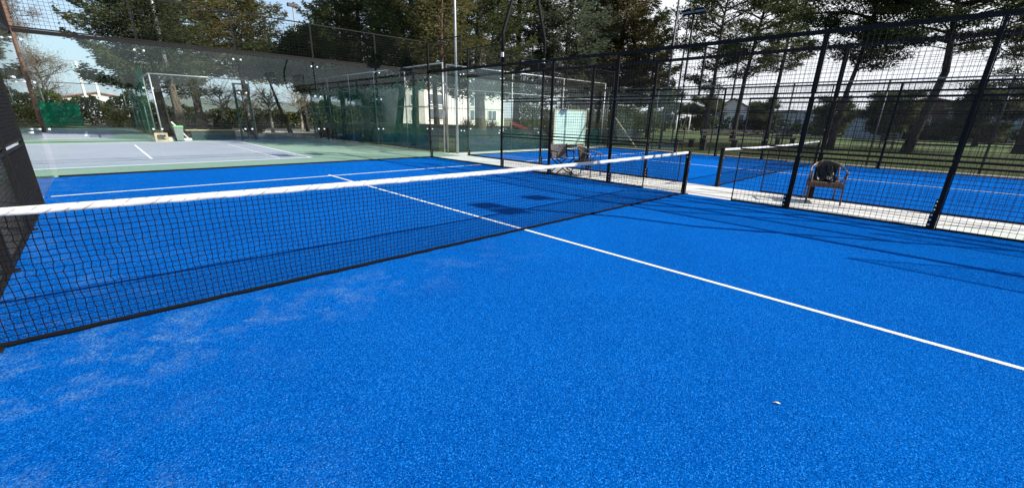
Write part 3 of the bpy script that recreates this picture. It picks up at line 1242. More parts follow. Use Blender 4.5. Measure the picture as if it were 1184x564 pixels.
# bright green tarpaulin on the far fence
xa = float(CAM[0]+ray(38, 120)[0]*(46.2-CAM[1])/ray(38, 120)[1])
xb = float(CAM[0]+ray(91, 122)[0]*(46.2-CAM[1])/ray(91, 122)[1])
za, zb = height_at(60, 146, (xa+xb)/2, 46.2), height_at(60, 118.5, (xa+xb)/2, 46.2)
mb = MB()
n = 14
for side_, (u0, u1) in enumerate(((xa-6, xa-0.35), (xa, xb))):
    for i in range(n):
        xx0, xx1 = u0+(u1-u0)*i/n, u0+(u1-u0)*(i+1)/n
        w0, w1 = 0.06*math.sin(i*1.9), 0.06*math.sin((i+1)*1.9)
        if side_ == 1:
            mb.quad((xx0, 46.2+w0, za), (xx1, 46.2+w1, za), (xx1, 46.2-w1, zb+0.05*w1), (xx0, 46.2-w0, zb+0.05*w0))
tag(mb.build('tarpaulin', MAT['tarp'], origin=((xa+xb)/2, 46.2, 0), smooth=True), 'bright green tarpaulin stretched on the far fence at left', 'tarpaulin')

# gate in dark green at the far edge of the hard court
gx0, gx1 = 6.75, 7.4
gz = height_at(275, 98, 7.0, 24.0)
gr = thing('gate', (7.1, 24.0, 0), 'narrow dark green gate frame at the far edge of the hard court', 'gate')
mb = MB()
for x in (gx0, gx1):
    mb.box(x-0.05, x+0.05, 23.95, 24.05, 0, gz)
mb.box(gx0-0.05, gx1+0.05, 23.95, 24.05, gz, gz+0.08)
mb.build('frame', MAT['darkgreen'], gr)
mb = MB()
mb.box(gx0+0.07, gx1-0.07, 23.98, 24.02, 0.1, 0.16)
mb.box(gx0+0.07, gx1-0.07, 23.98, 24.02, gz-0.35, gz-0.28)
mb.box(gx0+0.30, gx0+0.34, 23.98, 24.02, 0.16, gz-0.35)
mb.build('door', MAT['darkgreen'], gr)
mb = MB()
mb.box(gx0+0.1, gx0+0.2, 23.93, 23.97, gz-0.7, gz-0.58)
mb.box(gx0+0.38, gx0+0.5, 23.93, 23.97, gz-0.7, gz-0.58)
mb.build('lamp', MAT['bolt'], gr)

# dark planter wall behind the hard court
pr_ = thing('planter', (5.6, 24.7, 0), 'long low dark planter box behind the hard court under the red trunk', 'planter')
mb = MB()
mb.bbox(4.5, 6.55, 24.55, 25.0, 0, 0.48, 0.02)
mb.build('box', MAT['darkgreen'], pr_)
mb = MB()
mb.box(4.3, 6.75, 24.5, 25.05, 0.485, 0.53)
mb.build('rim', MAT['wood'], pr_)
mb = MB()
mb.box(7.6, 11.4, 24.5, 24.72, 0, 0.34)
tag(mb.build('low_wall', MAT['paver'], origin=(9, 24.6, 0)), 'low dark wall closing the hard court at the right of the gate', 'wall')

# wheeled bin, broom, and white frame block on the hard court edge
bx, by = ground(209, 163.2)
br = thing('wheeled_bin', (bx, by, 0), 'grey wheeled bin with a green lid beyond the hard court', 'bin')
mb = MB()
mb.add([(bx-.14, by-.15, .05), (bx+.14, by-.15, .05), (bx+.14, by+.15, .05), (bx-.14, by+.15, .05), (bx-.19, by-.2, .68), (bx+.19, by-.2, .68), (bx+.19, by+.2, .68), (bx-.19, by+.2, .68)],
       [(0, 3, 2, 1), (4, 5, 6, 7), (0, 1, 5, 4), (1, 2, 6, 5), (2, 3, 7, 6), (3, 0, 4, 7)])
mb.build('body', MAT['binbody'], br)
mb = MB()
mb.bbox(bx-.21, bx+.21, by-.22, by+.22, .685, .76, .03)
mb.build('lid', MAT['binlid'], br)
for s in (-1, 1):
    mb = MB()
    mb.disc((bx+s*.14, by+.16, .075), (s, 0, 0), .075, .04, 14)
    mb.build('wheel', MAT['black'], br)
wx, wy = ground(219, 162.5)
mb = MB()
br2 = thing('push_broom', (wx, wy, 0), 'white handled push broom leaning by the wheeled bin', 'broom')
ex, ey = ground(203, 163)
ez = height_at(203, 141, ex, ey)
mb.tube([(wx, wy, 0.08), (ex, ey, ez)], 0.035, 8)
mb.build('handle', MAT['white'], br2)
mb = MB()
mb.bbox(wx-.32, wx+.12, wy-.08, wy+.08, 0.01, .12, .02)
mb.build('head', MAT['white'], br2)
fx, fy = ground(188, 163.8)
fr_ = thing('hurdle_frame', (fx, fy, 0), 'small cream rectangular frame standing at the foot of the corner post', 'frame')
mb = MB()
mb.box(fx-.26, fx+.26, fy-.06, fy+.06, .0, .09)
mb.box(fx-.26, fx-.17, fy-.06, fy+.06, .09, .42)
mb.box(fx-.17, fx+.17, fy-.06, fy+.06, .33, .42)
mb.box(fx+.17, fx+.26, fy-.06, fy+.06, .09, .42)
mb.build('bar', MAT['wood'], fr_)
fx, fy = ground(195.5, 163.2)
mb = MB()
mb.bbox(fx-.2, fx+.2, fy-.15, fy+.15, 0, .2, .06)
tag(mb.build('concrete_footing', MAT['rock'], origin=(fx, fy, 0)), 'small pale concrete footing under the right corner post of the fence', 'footing')


# ------------------------------------------------------------------ poles
def pole(name, x, y, h, r, m, label, cat='pole', group=None, lean=(0, 0)):
    root = thing(name, (x, y, 0), label, cat, group)
    mb = MB()
    mb.tube([(x, y, -0.02), (x+lean[0]*0.5, y+lean[1]*0.5, h*0.5), (x+lean[0], y+lean[1], h)], [r, r*0.85, r*0.6], 10)
    mb.build('shaft', m, root)
    return root


px, py = at_dist(523, 18.6)
pole('steel_pole', 11.95, 10.95, 9.0, 0.055, MAT['steel'], 'tall galvanised pole just right of the fence corner')
px, py = ground(210, 157)
p1 = pole('floodlight_pole', px, py, 13, 0.12, MAT['steel'], 'tall grey floodlight pole left of the reddish pine trunk')
mb = MB()
mb.tube([(px, py, 0), (px+.1, py, 1.2), (px, py, 4.2)], [0.30, 0.24, 0.14], 8)
mb.build('stump', MAT['bark'], p1)
px, py = ground(357, 152)
p1 = pole('floodlight_pole', px, py, height_at(339, 8, px, py), 0.10, MAT['steel'], 'slim pole with a small lamp head seen against the gap of sky')
hz = height_at(339, 8, px, py)
mb = MB()
mb.bbox(px-.4, px+.4, py-.15, py+.15, hz, hz+.22, .03)
mb.build('floodlight', MAT['dullsteel'], p1)
for u, vt, vb, lab in ((98, 71, 141, 'taller of two white poles beyond the hard court, with a small crossbar'), (114, 80, 135, 'shorter of two white poles beyond the hard court, nearer the conifer')):
    px, py = at_dist(u+6, 62)
    hz = height_at(u-8, vt, px, py)
    p1 = pole('white_pole', px, py, hz, 0.13, MAT['white'], lab, group='pair of white poles beyond the hard court')
    mb = MB()
    mb.bar((px-.6, py, hz), (px+.5, py, hz), .1, .1)
    mb.build('crossbar', MAT['steel'], p1)
px, py = at_dist(44, 40)
pole('rusty_pole', px, py, 15.5, 0.11, MAT['rust'], 'rusty brown pole standing in front of the bare tree at far left')
px, py = at_dist(768, 26.5)
pole('steel_pole', px, py, 8.0, 0.075, MAT['dullsteel'], 'pale pole left of the white goal, beyond the second court', lean=(0, 0))
px, py = at_dist(781, 33)
pole('thin_pole', px, py, 17, 0.05, MAT['dullsteel'], 'very tall thin pole rising past the twin floodlights into the sky')
px, py = at_dist(820, 40)
pole('thin_pole', px, py, 7, 0.06, MAT['dullsteel'], 'slender grey pole between the pale trunk and the dark hedge at right')
for u, d, h in ((240, 33, 3.4), (262, 33, 3.0)):
    pass

# ------------------------------------------------------------------ trees
TWIG = None


def sprays(cent, dirs, ln, wd, rng, flat=0.5):
    """leaf-sized quads: cent (n,3), dirs (n,3)"""
    n = len(cent)
    dirs = dirs/(np.linalg.norm(dirs, axis=1, keepdims=True)+1e-9)
    rnd = rng.normal(0, 1, (n, 3))
    rnd[:, 2] *= flat
    side = np.cross(dirs, rnd)
    side /= np.linalg.norm(side, axis=1, keepdims=True)+1e-9
    L = ln*rng.uniform(0.6, 1.35, (n, 1))
    Wd = wd*rng.uniform(0.6, 1.35, (n, 1))
    a = cent-dirs*L*0.5
    t = cent+dirs*L*0.5
    m = cent+rng.normal(0, 0.12, (n, 3))*L
    V = np.stack([a, m+side*Wd*0.5, t, m-side*Wd*0.5], 1).reshape(-1, 3)
    F = np.arange(4*n).reshape(-1, 4)
    return V, F


def limb_mesh(limbs, n=5):
    mb = MB()
    for pts, rs in limbs:
        mb.tube(pts, rs, n, 0, True, True)
    return mb


def tree(label, base, H, kind, crown_r, leaf='conifer', bark='bark', tr=0.22, lean=(0, 0), seed=1, clear=0.2, dens=1.0, name=None, group=None,
         leaf_l=0.34, leaf_w=0.13, trunks=1, cat='tree'):
    rng = np.random.default_rng(seed)
    x, y = base
    nm = name or {'conifer': 'conifer', 'pine': 'pine_tree', 'bare': 'bare_tree', 'broad': 'broad_tree'}[kind]
    root = thing(nm, (x, y, 0), label, cat, group)
    lean = np.array((lean[0], lean[1], 0.0))
    B0 = np.array((x, y, 0.0))
    wob = rng.normal(0, 0.012*H, (4, 2))

    def axis(t):
        w = np.array((np.interp(t, [0, .35, .7, 1], [0, wob[0, 0], wob[1, 0], wob[2, 0]]), np.interp(t, [0, .35, .7, 1], [0, wob[0, 1], wob[1, 1], wob[2, 1]]), 0))
        return B0+lean*t+w+np.array((0, 0, H*t))
    ts = np.linspace(0, 0.97, 12)
    mb = MB()
    rad = [tr*(1.25 if t == 0 else 1)*(1-0.88*t) for t in ts]
    mb.tube([axis(t)-(np.array((0, 0, 0.1)) if t == 0 else 0) for t in ts], rad, 9)
    for k in range(1, trunks):
        off = np.array((rng.uniform(-.5, .5), rng.uniform(-.5, .5), 0))
        mb.tube([axis(t)+off*(0.4+1.6*t)-(np.array((0, 0, 0.1)) if t == 0 else 0) for t in ts[:9]], [r*0.75 for r in rad[:9]], 8)
    mb.build('trunk', MAT[bark], root)
    limbs, C, D = [], [], []
    up = np.array((0, 0, 1.0))
    if kind == 'conifer':
        nb = int(95*dens)
        for i in range(nb):
            t = clear+(0.985-clear)*((i+rng.uniform(0, 1))/nb)
            q = (t-clear)/(1-clear)
            ph = i*2.399+rng.uniform(-.5, .5)
            prof = (1-q)**0.72*(0.62+0.38*min(1, q*5))
            L = crown_r*prof*rng.uniform(0.55, 1.18)+0.25
            a = axis(t)
            h = np.array((math.cos(ph), math.sin(ph), 0))
            droop = rng.uniform(-0.30, 0.12)
            rise = rng.uniform(0.0, 0.30)
            n = 6
            pts = []
            for k in range(n):
                s = k/(n-1)
                pts.append(a+h*L*s+up*(droop*L*s+(rise+0.15)*L*s*s))
            limbs.append((pts, [max(0.012, 0.016*L*(1-0.9*k/(n-1))) for k in range(n)]))
            m = int(66*L*dens)+26
            s = rng.uniform(0.12, 1.02, m)**0.8
            idx = np.minimum((s*(n-1)).astype(int), n-2)
            fr = np.clip(s*(n-1)-idx, 0, 1.2)
            P = np.array(pts)
            p = P[idx]+(P[idx+1]-P[idx])*fr[:, None]
            wside = np.array((-h[1], h[0], 0))
            spread = L*0.22*(1.1-s)+0.16
            ls = rng.normal(0, 1, m)*spread
            p = p+wside*ls[:, None]+up*(rng.normal(-0.05, 0.13, m)-0.06*np.abs(ls))[:, None]
            C.append(p)
            D.append(h+wside*(ls/(spread+.01))[:, None]*0.55+up*rng.normal(-0.12, 0.35, m)[:, None])
    elif kind in ('pine', 'broad'):
        nb = int((36 if kind == 'pine' else 34)*dens)
        for i in range(nb):
            t = clear+(0.95-clear)*((i+rng.uniform(0, 1))/nb)**0.9
            q = (t-clear)/(1-clear)
            ph = i*2.399+rng.uniform(-.8, .8)
            prof = math.sin(math.pi*min(0.98, 0.18+0.72*q))**0.7
            L = crown_r*prof*rng.uniform(0.55, 1.15)
            a = axis(t)
            h = np.array((math.cos(ph), math.sin(ph), 0))
            rise = rng.uniform(0.1, 0.75)*(0.5+q) if kind == 'pine' else rng.uniform(-0.25, 0.35)+0.5*q
            bend = rng.normal(0, 0.22)
            hs = np.array((-h[1], h[0], 0))
            pts = [a+h*L*s+hs*bend*L*s*s+up*(rise*L*(s-0.35*s*s)) for s in (0, .25, .5, .75, 1)]
            r0 = max(0.03, 0.020*L+0.012)
            limbs.append((pts, [r0, r0*.8, r0*.6, r0*.42, r0*.2]))
            nsub = 8 if kind == 'pine' else 7
            for j in range(nsub):
                s = rng.uniform(0.35, 1.0)
                k = min(3, int(s*4))
                p0 = pts[k]+(pts[k+1]-pts[k])*(s*4-k)
                v = h*rng.uniform(0.1, 0.9)+hs*rng.normal(0, 0.8)+up*rng.uniform(-0.15, 0.6)
                v /= np.linalg.norm(v)
                l2 = L*rng.uniform(0.14, 0.34)+0.2
                p1 = p0+v*l2
                limbs.append(([p0, (p0+p1)/2+up*0.03, p1], [r0*.4, r0*.28, r0*.12]))
                m = int((70 if kind == 'pine' else 120)*(0.6+0.5*l2))
                sc = np.array((0.36, 0.36, 0.12) if kind == 'pine' else (0.34, 0.34, 0.18))*(0.5+l2*0.55)
                p = p1+rng.normal(0, 1, (m, 3))*sc-v*l2*0.15
                C.append(p)
                D.append((p-p1)+rng.normal(0, 0.25, (m, 3))+up*0.10)
    elif kind == 'bare':
        nb = int(46*dens)
        for i in range(nb):
            t = clear+(0.92-clear)*(i+rng.uniform(0, 1))/nb
            q = (t-clear)/(1-clear)
            ph = i*2.399+rng.uniform(-.8, .8)
            L = crown_r*math.sin(math.pi*min(0.97, 0.2+0.7*q))**0.6*rng.uniform(.6, 1.1)
            a = axis(t)
            h = np.array((math.cos(ph), math.sin(ph), 0))
            hs = np.array((-h[1], h[0], 0))
            rise = rng.uniform(0.5, 1.1)
            pts = [a+h*L*s+hs*rng.normal(0, .05)*L*s+up*rise*L*s*(1-0.3*s) for s in (0, .3, .6, 1)]
            limbs.append((pts, [0.05, .04, .028, .012]))
            for j in range(9):
                s = rng.uniform(0.25, 1.0)
                k = min(2, int(s*3))
                p0 = pts[k]+(pts[k+1]-pts[k])*(s*3-k)
                v = h*rng.uniform(-.2, .9)+hs*rng.normal(0, .7)+up*rng.uniform(0.0, 0.9)
                v /= np.linalg.norm(v)
                l2 = rng.uniform(0.6, 1.5)
                limbs.append(([p0, p0+v*l2*.5+up*.05, p0+v*l2], [.018, .014, .007]))
                m = int(46*dens)
                p = p0+v*l2*rng.uniform(.3, 1.15, (m, 1))+rng.normal(0, .32, (m, 3))
                C.append(p)
                D.append(v+rng.normal(0, .55, (m, 3)))
    limb_mesh(limbs, 5 if kind != 'conifer' else 4).build('limbs', MAT[bark], root)
    C, D = np.concatenate(C), np.concatenate(D)
    C = C[C[:, 2] > 0.4] if False else C
    V, F = sprays(C, D, leaf_l*(0.72 if kind == 'pine' else 0.92), leaf_w*(0.5 if kind == 'pine' else 0.62), rng, 0.6)
    raw_mesh('crown', V, F, MAT[leaf], root)
    return root


def gp(u, v):
    return ground(u, v)


# left: bare brown tree, tall conifer, reddish pine, and the row behind the hard court
tree('big leafless brown tree at far left, behind the green tarpaulin', at_dist(-8, 62), 16.5, 'bare', 5.4, 'twig', 'bark', 0.4, seed=3, clear=0.12, dens=1.8, leaf_l=0.55, leaf_w=0.045)
tree('small leafless tree between the tarpaulin and the white poles', at_dist(58, 58), 5.6, 'bare', 2.0, 'twig', 'bark', 0.15, seed=4, clear=0.2, dens=0.5, leaf_l=0.4, leaf_w=0.03)
tree('large dark conifer with sweeping branches, behind the corner post of the pale fence', gp(195, 156), 10.8, 'conifer', 4.1, 'conifer', 'bark_dark', 0.28, seed=5, clear=0.24, dens=1.6, leaf_l=.26, leaf_w=.1)
tree('tall pine with a reddish trunk behind the planter box', gp(235, 153), 17, 'conifer', 4.0, 'olive', 'bark_red', 0.27, seed=6, clear=0.24, dens=1.15, lean=(-0.5, 0), leaf_l=.28, leaf_w=.11)
tree('bronze green pine right of the reddish trunk, above the gate', at_dist(287, 43), 15.5, 'conifer', 4.6, 'olive', 'bark_dark', 0.2, seed=7, clear=0.26, dens=1.5, leaf_l=.28, leaf_w=.11)
tree('thin dark tree right of the gate, its trunk slanting', gp(337, 155), 5.6, 'pine', 1.7, 'pine', 'bark_dark', 0.15, lean=(-1.2, 0.6), seed=8, clear=0.62, dens=0.6)
tree('slender pole-like tree against the gap of sky', gp(356, 152), 5.0, 'pine', 0.7, 'pine', 'bark_dark', 0.12, lean=(-0.6, 0.4), seed=9, clear=0.85, dens=0.25)
tree('forked round-crowned pine behind the green netting, left of the white building', gp(386, 157.5), 6.2, 'broad', 2.7, 'pine', 'bark_dark', 0.2, seed=10, clear=0.40, dens=1.0, trunks=2, leaf_l=.24, leaf_w=.12)
tree('pale tipped conifer rising behind the round-crowned pine', at_dist(398, 44), 15.5, 'conifer', 4.4, 'conifer', 'bark_dark', 0.25, seed=11, clear=0.22, dens=1.4, leaf_l=.3, leaf_w=.11)
tree('dark tree with a straight trunk at the left corner of the white building', gp(426, 162), 12.5, 'conifer', 2.9, 'pine', 'bark_dark', 0.20, seed=12, clear=0.24, dens=1.35, leaf_l=.24, leaf_w=.09)
tree('dark leaning tree in front of the white building, before its first window', gp(460, 164), 13, 'conifer', 2.8, 'conifer', 'bark_dark', 0.22, seed=13, clear=0.24, dens=1.35, lean=(0.6, 0), leaf_l=.24, leaf_w=.09)
tree('dark trunked tree before the white building, hard by the glass corner', gp(481, 168), 12.5, 'conifer', 2.5, 'pine', 'bark_dark', 0.20, seed=14, clear=0.27, dens=1.3, leaf_l=.22, leaf_w=.09)
tree('tall pine with a slim reddish trunk beside the steel pole', gp(516, 172), 13, 'conifer', 2.2, 'olive', 'bark_red', 0.10, seed=15, clear=0.30, dens=1.2, leaf_l=.2, leaf_w=.08)
tree('broad dark tree with a thick trunk behind the glass of the passage', gp(556, 165), 13.5, 'conifer', 3.9, 'conifer', 'bark', 0.36, seed=16, clear=0.20, dens=1.5, leaf_l=.24, leaf_w=.1)
tree('tall bronze conifer behind the bent lamp masts', at_dist(596, 34), 17, 'conifer', 4.4, 'olive', 'bark_dark', 0.28, seed=17, clear=0.17, dens=1.5, leaf_l=.28, leaf_w=.11)
tree('grey green weeping conifer above the mint board', at_dist(650, 33), 16, 'conifer', 4.0, 'conifer_grey', 'bark_dark', 0.28, seed=18, clear=0.17, dens=1.5, leaf_l=.28, leaf_w=.1)
tree('dark conifer filling the gap between the broad tree and the white building', at_dist(505, 42), 17, 'conifer', 4.6, 'conifer', 'bark_dark', 0.28, seed=19, clear=0.22, dens=1.4, leaf_l=.3, leaf_w=.11)
tree('bronze conifer with an uneven top, right of the weeping conifer', at_dist(712, 36), 13.0, 'conifer', 4.9, 'conifer_brown', 'bark_dark', 0.28, seed=20, clear=0.20, dens=1.6, leaf_l=.28, leaf_w=.1)
tree('dark conifer between the weeping conifer and the bronze conifer', at_dist(684, 42), 15.5, 'conifer', 4.4, 'conifer_brown', 'bark_dark', 0.25, seed=40, clear=0.18, dens=1.4, leaf_l=.3, leaf_w=.11)
tree('thin dark conifer beside the twin floodlights', at_dist(752, 44), 11.0, 'conifer', 2.6, 'conifer', 'bark_dark', 0.2, seed=21, clear=0.25, dens=0.8)
# right: open pines against the light
tree('open pine with a pale trunk foot, right of the white goal', gp(812, 166), 11.8, 'pine', 2.7, 'pine', 'bark', 0.18, lean=(0.2, 0.0), seed=22, clear=0.32, dens=0.85)
tree('open pine second to the right of the white goal', gp(846, 163), 15.0, 'pine', 3.3, 'pine', 'bark_dark', 0.22, lean=(0.1, -0.4), seed=23, clear=0.36, dens=0.95)
tree('feathery cypress rising above the second net', gp(885, 161), 17.0, 'conifer', 3.2, 'conifer', 'bark_dark', 0.24, lean=(0.1, -0.3), seed=24, clear=0.38, dens=0.95)
tree('pine with a slim dark trunk just left of the chair with the jacket', gp(958, 172.5), 10.2, 'pine', 3.4, 'pine', 'bark_dark', 0.2, lean=(0.1, -0.5), seed=25, clear=0.46, dens=1.0)
tree('thick trunked pine just left of the nearest fence post', gp(1047, 176), 13.0, 'pine', 4.2, 'pine', 'bark_dark', 0.27, seed=26, clear=0.42, dens=1.25, lean=(0.1, -0.5))
tree('dark pine at the right edge with drooping boughs', gp(1178, 178), 12.5, 'pine', 4.0, 'pine', 'bark_dark', 0.34, lean=(0, -0.6), seed=27, clear=0.30, dens=1.15)
tree('small rounded evergreen between the brick house and the blue grey shed', at_dist(1030, 62), 4.6, 'broad', 2.4, 'conifer', 'bark_dark', 0.2, seed=28, clear=0.15, dens=0.9)
tree('dark low evergreen behind the right edge fence', at_dist(1140, 56), 4.6, 'broad', 2.2, 'conifer', 'bark_dark', 0.2, seed=29, clear=0.12, dens=0.9)
tree('distant dark evergreen left of the gabled white house', at_dist(815, 72), 4.6, 'broad', 2.4, 'conifer', 'bark_dark', 0.25, seed=30, clear=0.12, dens=0.9)
tree('distant dark evergreen right of the gabled white house', at_dist(880, 80), 4.4, 'broad', 2.6, 'conifer', 'bark_dark', 0.25, seed=31, clear=0.10, dens=0.9)
tree('dark evergreen behind the bench wall, under the slim trunked pine', at_dist(965, 66), 4.0, 'broad', 2.2, 'conifer', 'bark_dark', 0.25, seed=32, clear=0.10, dens=0.9)
tree('dense dark evergreen behind the white goal', at_dist(770, 78), 5.8, 'broad', 2.8, 'conifer', 'bark_dark', 0.25, seed=33, clear=0.10, dens=0.9)


def shrub(label, base, rx, ry, h, leaf, seed, n=1800, name='shrub', cat='shrub', ll=0.2, lw=0.1, group=None):
    rng = np.random.default_rng(seed)
    root = thing(name, (base[0], base[1], 0), label, cat, group)
    d = rng.normal(0, 1, (n, 3))
    d /= np.linalg.norm(d, axis=1, keepdims=True)
    r = rng.uniform(0.55, 1.05, (n, 1))+0.12*np.sin(d[:, :1]*7+seed)*np.cos(d[:, 1:2]*6)
    p = d*r*np.array((rx, ry, h*0.5))+np.array((base[0], base[1], h*0.5))
    p[:, 2] = np.maximum(p[:, 2], 0.03)
    V, F = sprays(p, d+rng.normal(0, .5, (n, 3)), ll, lw, rng, 1.0)
    raw_mesh('foliage', V, F, MAT[leaf], root)
    mb = MB()
    for k in range(5):
        a = rng.uniform(0, 6.28)
        mb.tube([(base[0], base[1], -.02), (base[0]+math.cos(a)*rx*.3, base[1]+math.sin(a)*ry*.3, h*.35), (base[0]+math.cos(a)*rx*.6, base[1]+math.sin(a)*ry*.6, h*.7)], [.04, .03, .012], 5)
    mb.build('stems', MAT['bark_dark'], root)
    return root


def hedge(label, a, c, h, w, leaf, seed, dens=60, ll=0.24, lw=0.13):
    rng = np.random.default_rng(seed)
    root = thing('hedge', (a[0], a[1], 0), label, 'hedge')
    L = math.hypot(c[0]-a[0], c[1]-a[1])
    n = int(L*h*dens)
    t = rng.uniform(0, 1, n)
    d = np.array((c[0]-a[0], c[1]-a[1]))/L
    nrm = np.array((-d[1], d[0]))
    top = h*(0.86+0.10*np.sin(t*L*0.9+seed)+0.08*np.sin(t*L*2.3+1)+0.05*np.sin(t*L*5.1))
    s = rng.uniform(-1, 1, n)
    zz = top*rng.uniform(0.02, 1.0, n)**0.8
    x = a[0]+d[0]*L*t+nrm[0]*s*w*.5
    y = a[1]+d[1]*L*t+nrm[1]*s*w*.5
    V, F = sprays(np.stack([x, y, zz], 1), rng.normal(0, 1, (n, 3))+np.array((0, 0, .5)), ll, lw, rng, 1.0)
    raw_mesh('foliage', V, F, MAT[leaf], root)
    mb = MB()
    for k in range(int(L/1.2)):
        q = (k+.5)/int(L/1.2)
        X, Y = a[0]+d[0]*L*q, a[1]+d[1]*L*q
        mb.tube([(X, Y, -.02), (X+rng.uniform(-.15, .15), Y, h*.6)], [.05, .02], 5)
    mb.build('stems', MAT['bark_dark'], root)
    return root


hedge('dark hedge at far left behind the tarpaulin and the white poles', at_dist(-60, 58), at_dist(175, 56), 3.0, 2.5, 'hedge', 41, 260, .26, .14)
hedge('yellow green hedge behind the conifer and the planter box', at_dist(120, 50), at_dist(345, 54), 2.1, 1.6, 'hedge_yellow', 42, 260, .24, .13)
hedge('lower dark hedge in front of the yellow green hedge', at_dist(150, 47), at_dist(330, 49.5), 1.35, 1.2, 'shrub', 43, 260, .2, .11)
hedge('dark green hedge left of the white building, beyond the sandy path', at_dist(345, 53), at_dist(440, 55), 2.9, 2.0, 'hedge', 44, 260, .26, .14)
hedge('green hedge behind the low stone wall, right of the white building', at_dist(600, 47), at_dist(760, 60), 3.2, 2.2, 'hedge', 45, 260, .26, .14)
hedge('long dark hedge at the far edge of the sports pitch', at_dist(760, 88), at_dist(1250, 74), 2.3, 2.0, 'shrub', 46, 32, .55, .28)
for i, (u, v, r_, h_, lab) in enumerate((
        (257, 156, 0.62, 1.05, 'clipped round shrub right of the reddish pine trunk'),
        (295, 156.5, 0.62, 1.05, 'clipped round shrub behind the gate frame'),
        (408, 160.5, 0.55, 0.75, 'low shrub at the foot of the forked pine'),
        (436, 163.5, 0.55, 0.8, 'low shrub at the foot of the straight dark trunk'),
        (380, 160.5, 0.5, 0.6, 'smallest low shrub left of the forked pine'))):
    shrub(lab, gp(u, v), r_, r_, h_, 'shrub', 60+i, 1500, ll=.16, lw=.09)
for i, (u, d_, lab) in enumerate(((540, 34, 'spiky pale plant against the white building, left of the thick trunk'), (568, 34, 'spiky pale plant against the white building, right of the thick trunk'))):
    x, y = at_dist(u, d_)
    root = thing('spiky_plant', (x, y, 0), lab, 'plant')
    rng = np.random.default_rng(80+i)
    n = 90
    a = rng.uniform(0, 6.28, n)
    e = rng.uniform(0.5, 1.5, n)
    D_ = np.stack([np.cos(a)*np.cos(e), np.sin(a)*np.cos(e), np.sin(e)], 1)
    V, F = sprays(np.array((x, y, 0.35))+D_*0.55, D_, 1.15, .06, rng, 1.0)
    raw_mesh('foliage', V, F, MAT['conifer_grey'], root)
    mb = MB()
    mb.tube([(x, y, -.02), (x, y, .5)], [.14, .08], 7)
    mb.build('stems', MAT['bark'], root)

# pale leafless saplings along the path
for i, (u, v, h_) in enumerate(((262, 154, 2.9), (316, 153.5, 2.7), (292, 152, 2.8), (350, 152.5, 2.9))):
    tree(('pale bare sapling left of the gate, among the round shrubs', 'pale bare sapling right of the gate', 'pale bare sapling seen through the gate frame', 'pale bare sapling under the gap of sky')[i],
         gp(u, v), h_, 'bare', 0.9, 'twig', 'bark_pale', 0.13, seed=90+i, clear=0.5, dens=0.22, leaf_l=.3, leaf_w=.02, name='sapling', group='bare saplings along the path')

# ------------------------------------------------------------------ buildings
cx0, cy0 = ground(466, 149.5)
cb = thing('white_building', (cx0, cy0, 0), 'cream white two-storey building behind the dark trunks', 'building')
BX1, BD, BH = cx0+15.5, 12, 5.4
mb = MB()
# front wall with window openings (z rows), built as strips
wins = [(1.1, 2.1, 1.0, 2.1), (1.1, 2.1, 2.7, 3.7), (3.6, 5.4, 1.1, 2.3), (3.6, 5.4, 2.8, 3.9), (9.6, 11.0, 1.1, 2.3), (9.6, 11.0, 2.8, 3.9), (12.6, 14.0, 1.1, 2.3)]
mb.box(cx0, BX1, cy0, cy0+BD, 0, BH)
mb.build('wall', MAT['cream'], cb)
mb = MB()
mb.box(cx0-.3, BX1+.3, cy0-.3, cy0+BD+.3, BH, BH+.25)
mb.build('roof', MAT['kerb'], cb)
for (a, c, z0_, z1_) in wins:
    mb = MB()
    for q in ((a-.08, a, z0_, z1_), (c, c+.08, z0_, z1_)):
        mb.box(cx0+q[0], cx0+q[1], cy0-.07, cy0+.02, q[2], q[3])
    mb.box(cx0+a-.08, cx0+c+.08, cy0-.07, cy0+.02, z1_, z1_+.08)
    mb.box(cx0+a-.14, cx0+c+.14, cy0-.12, cy0+.02, z0_-.1, z0_)
    mb.box(cx0+(a+c)/2-.025, cx0+(a+c)/2+.025, cy0-.05, cy0+.01, z0_, z1_)
    f = mb.build('window', MAT['white'], cb)
    mb = MB()
    mb.box(cx0+a, cx0+c, cy0-.018, cy0+.01, z0_, z1_)
    mb.build('pane', MAT['pane'], f)
for k in range(6):
    mb = MB()
    mb.box(cx0+6.4+k*0.42, cx0+6.4+k*0.42+.08, cy0-.06, cy0+.01, 0.3, 4.6)
    mb.build('rib', MAT['white'], cb)
mb = MB()
mb.box(cx0, BX1, cy0-.05, cy0+.01, 2.42, 2.52)
mb.build('string_course', MAT['kerb'], cb)

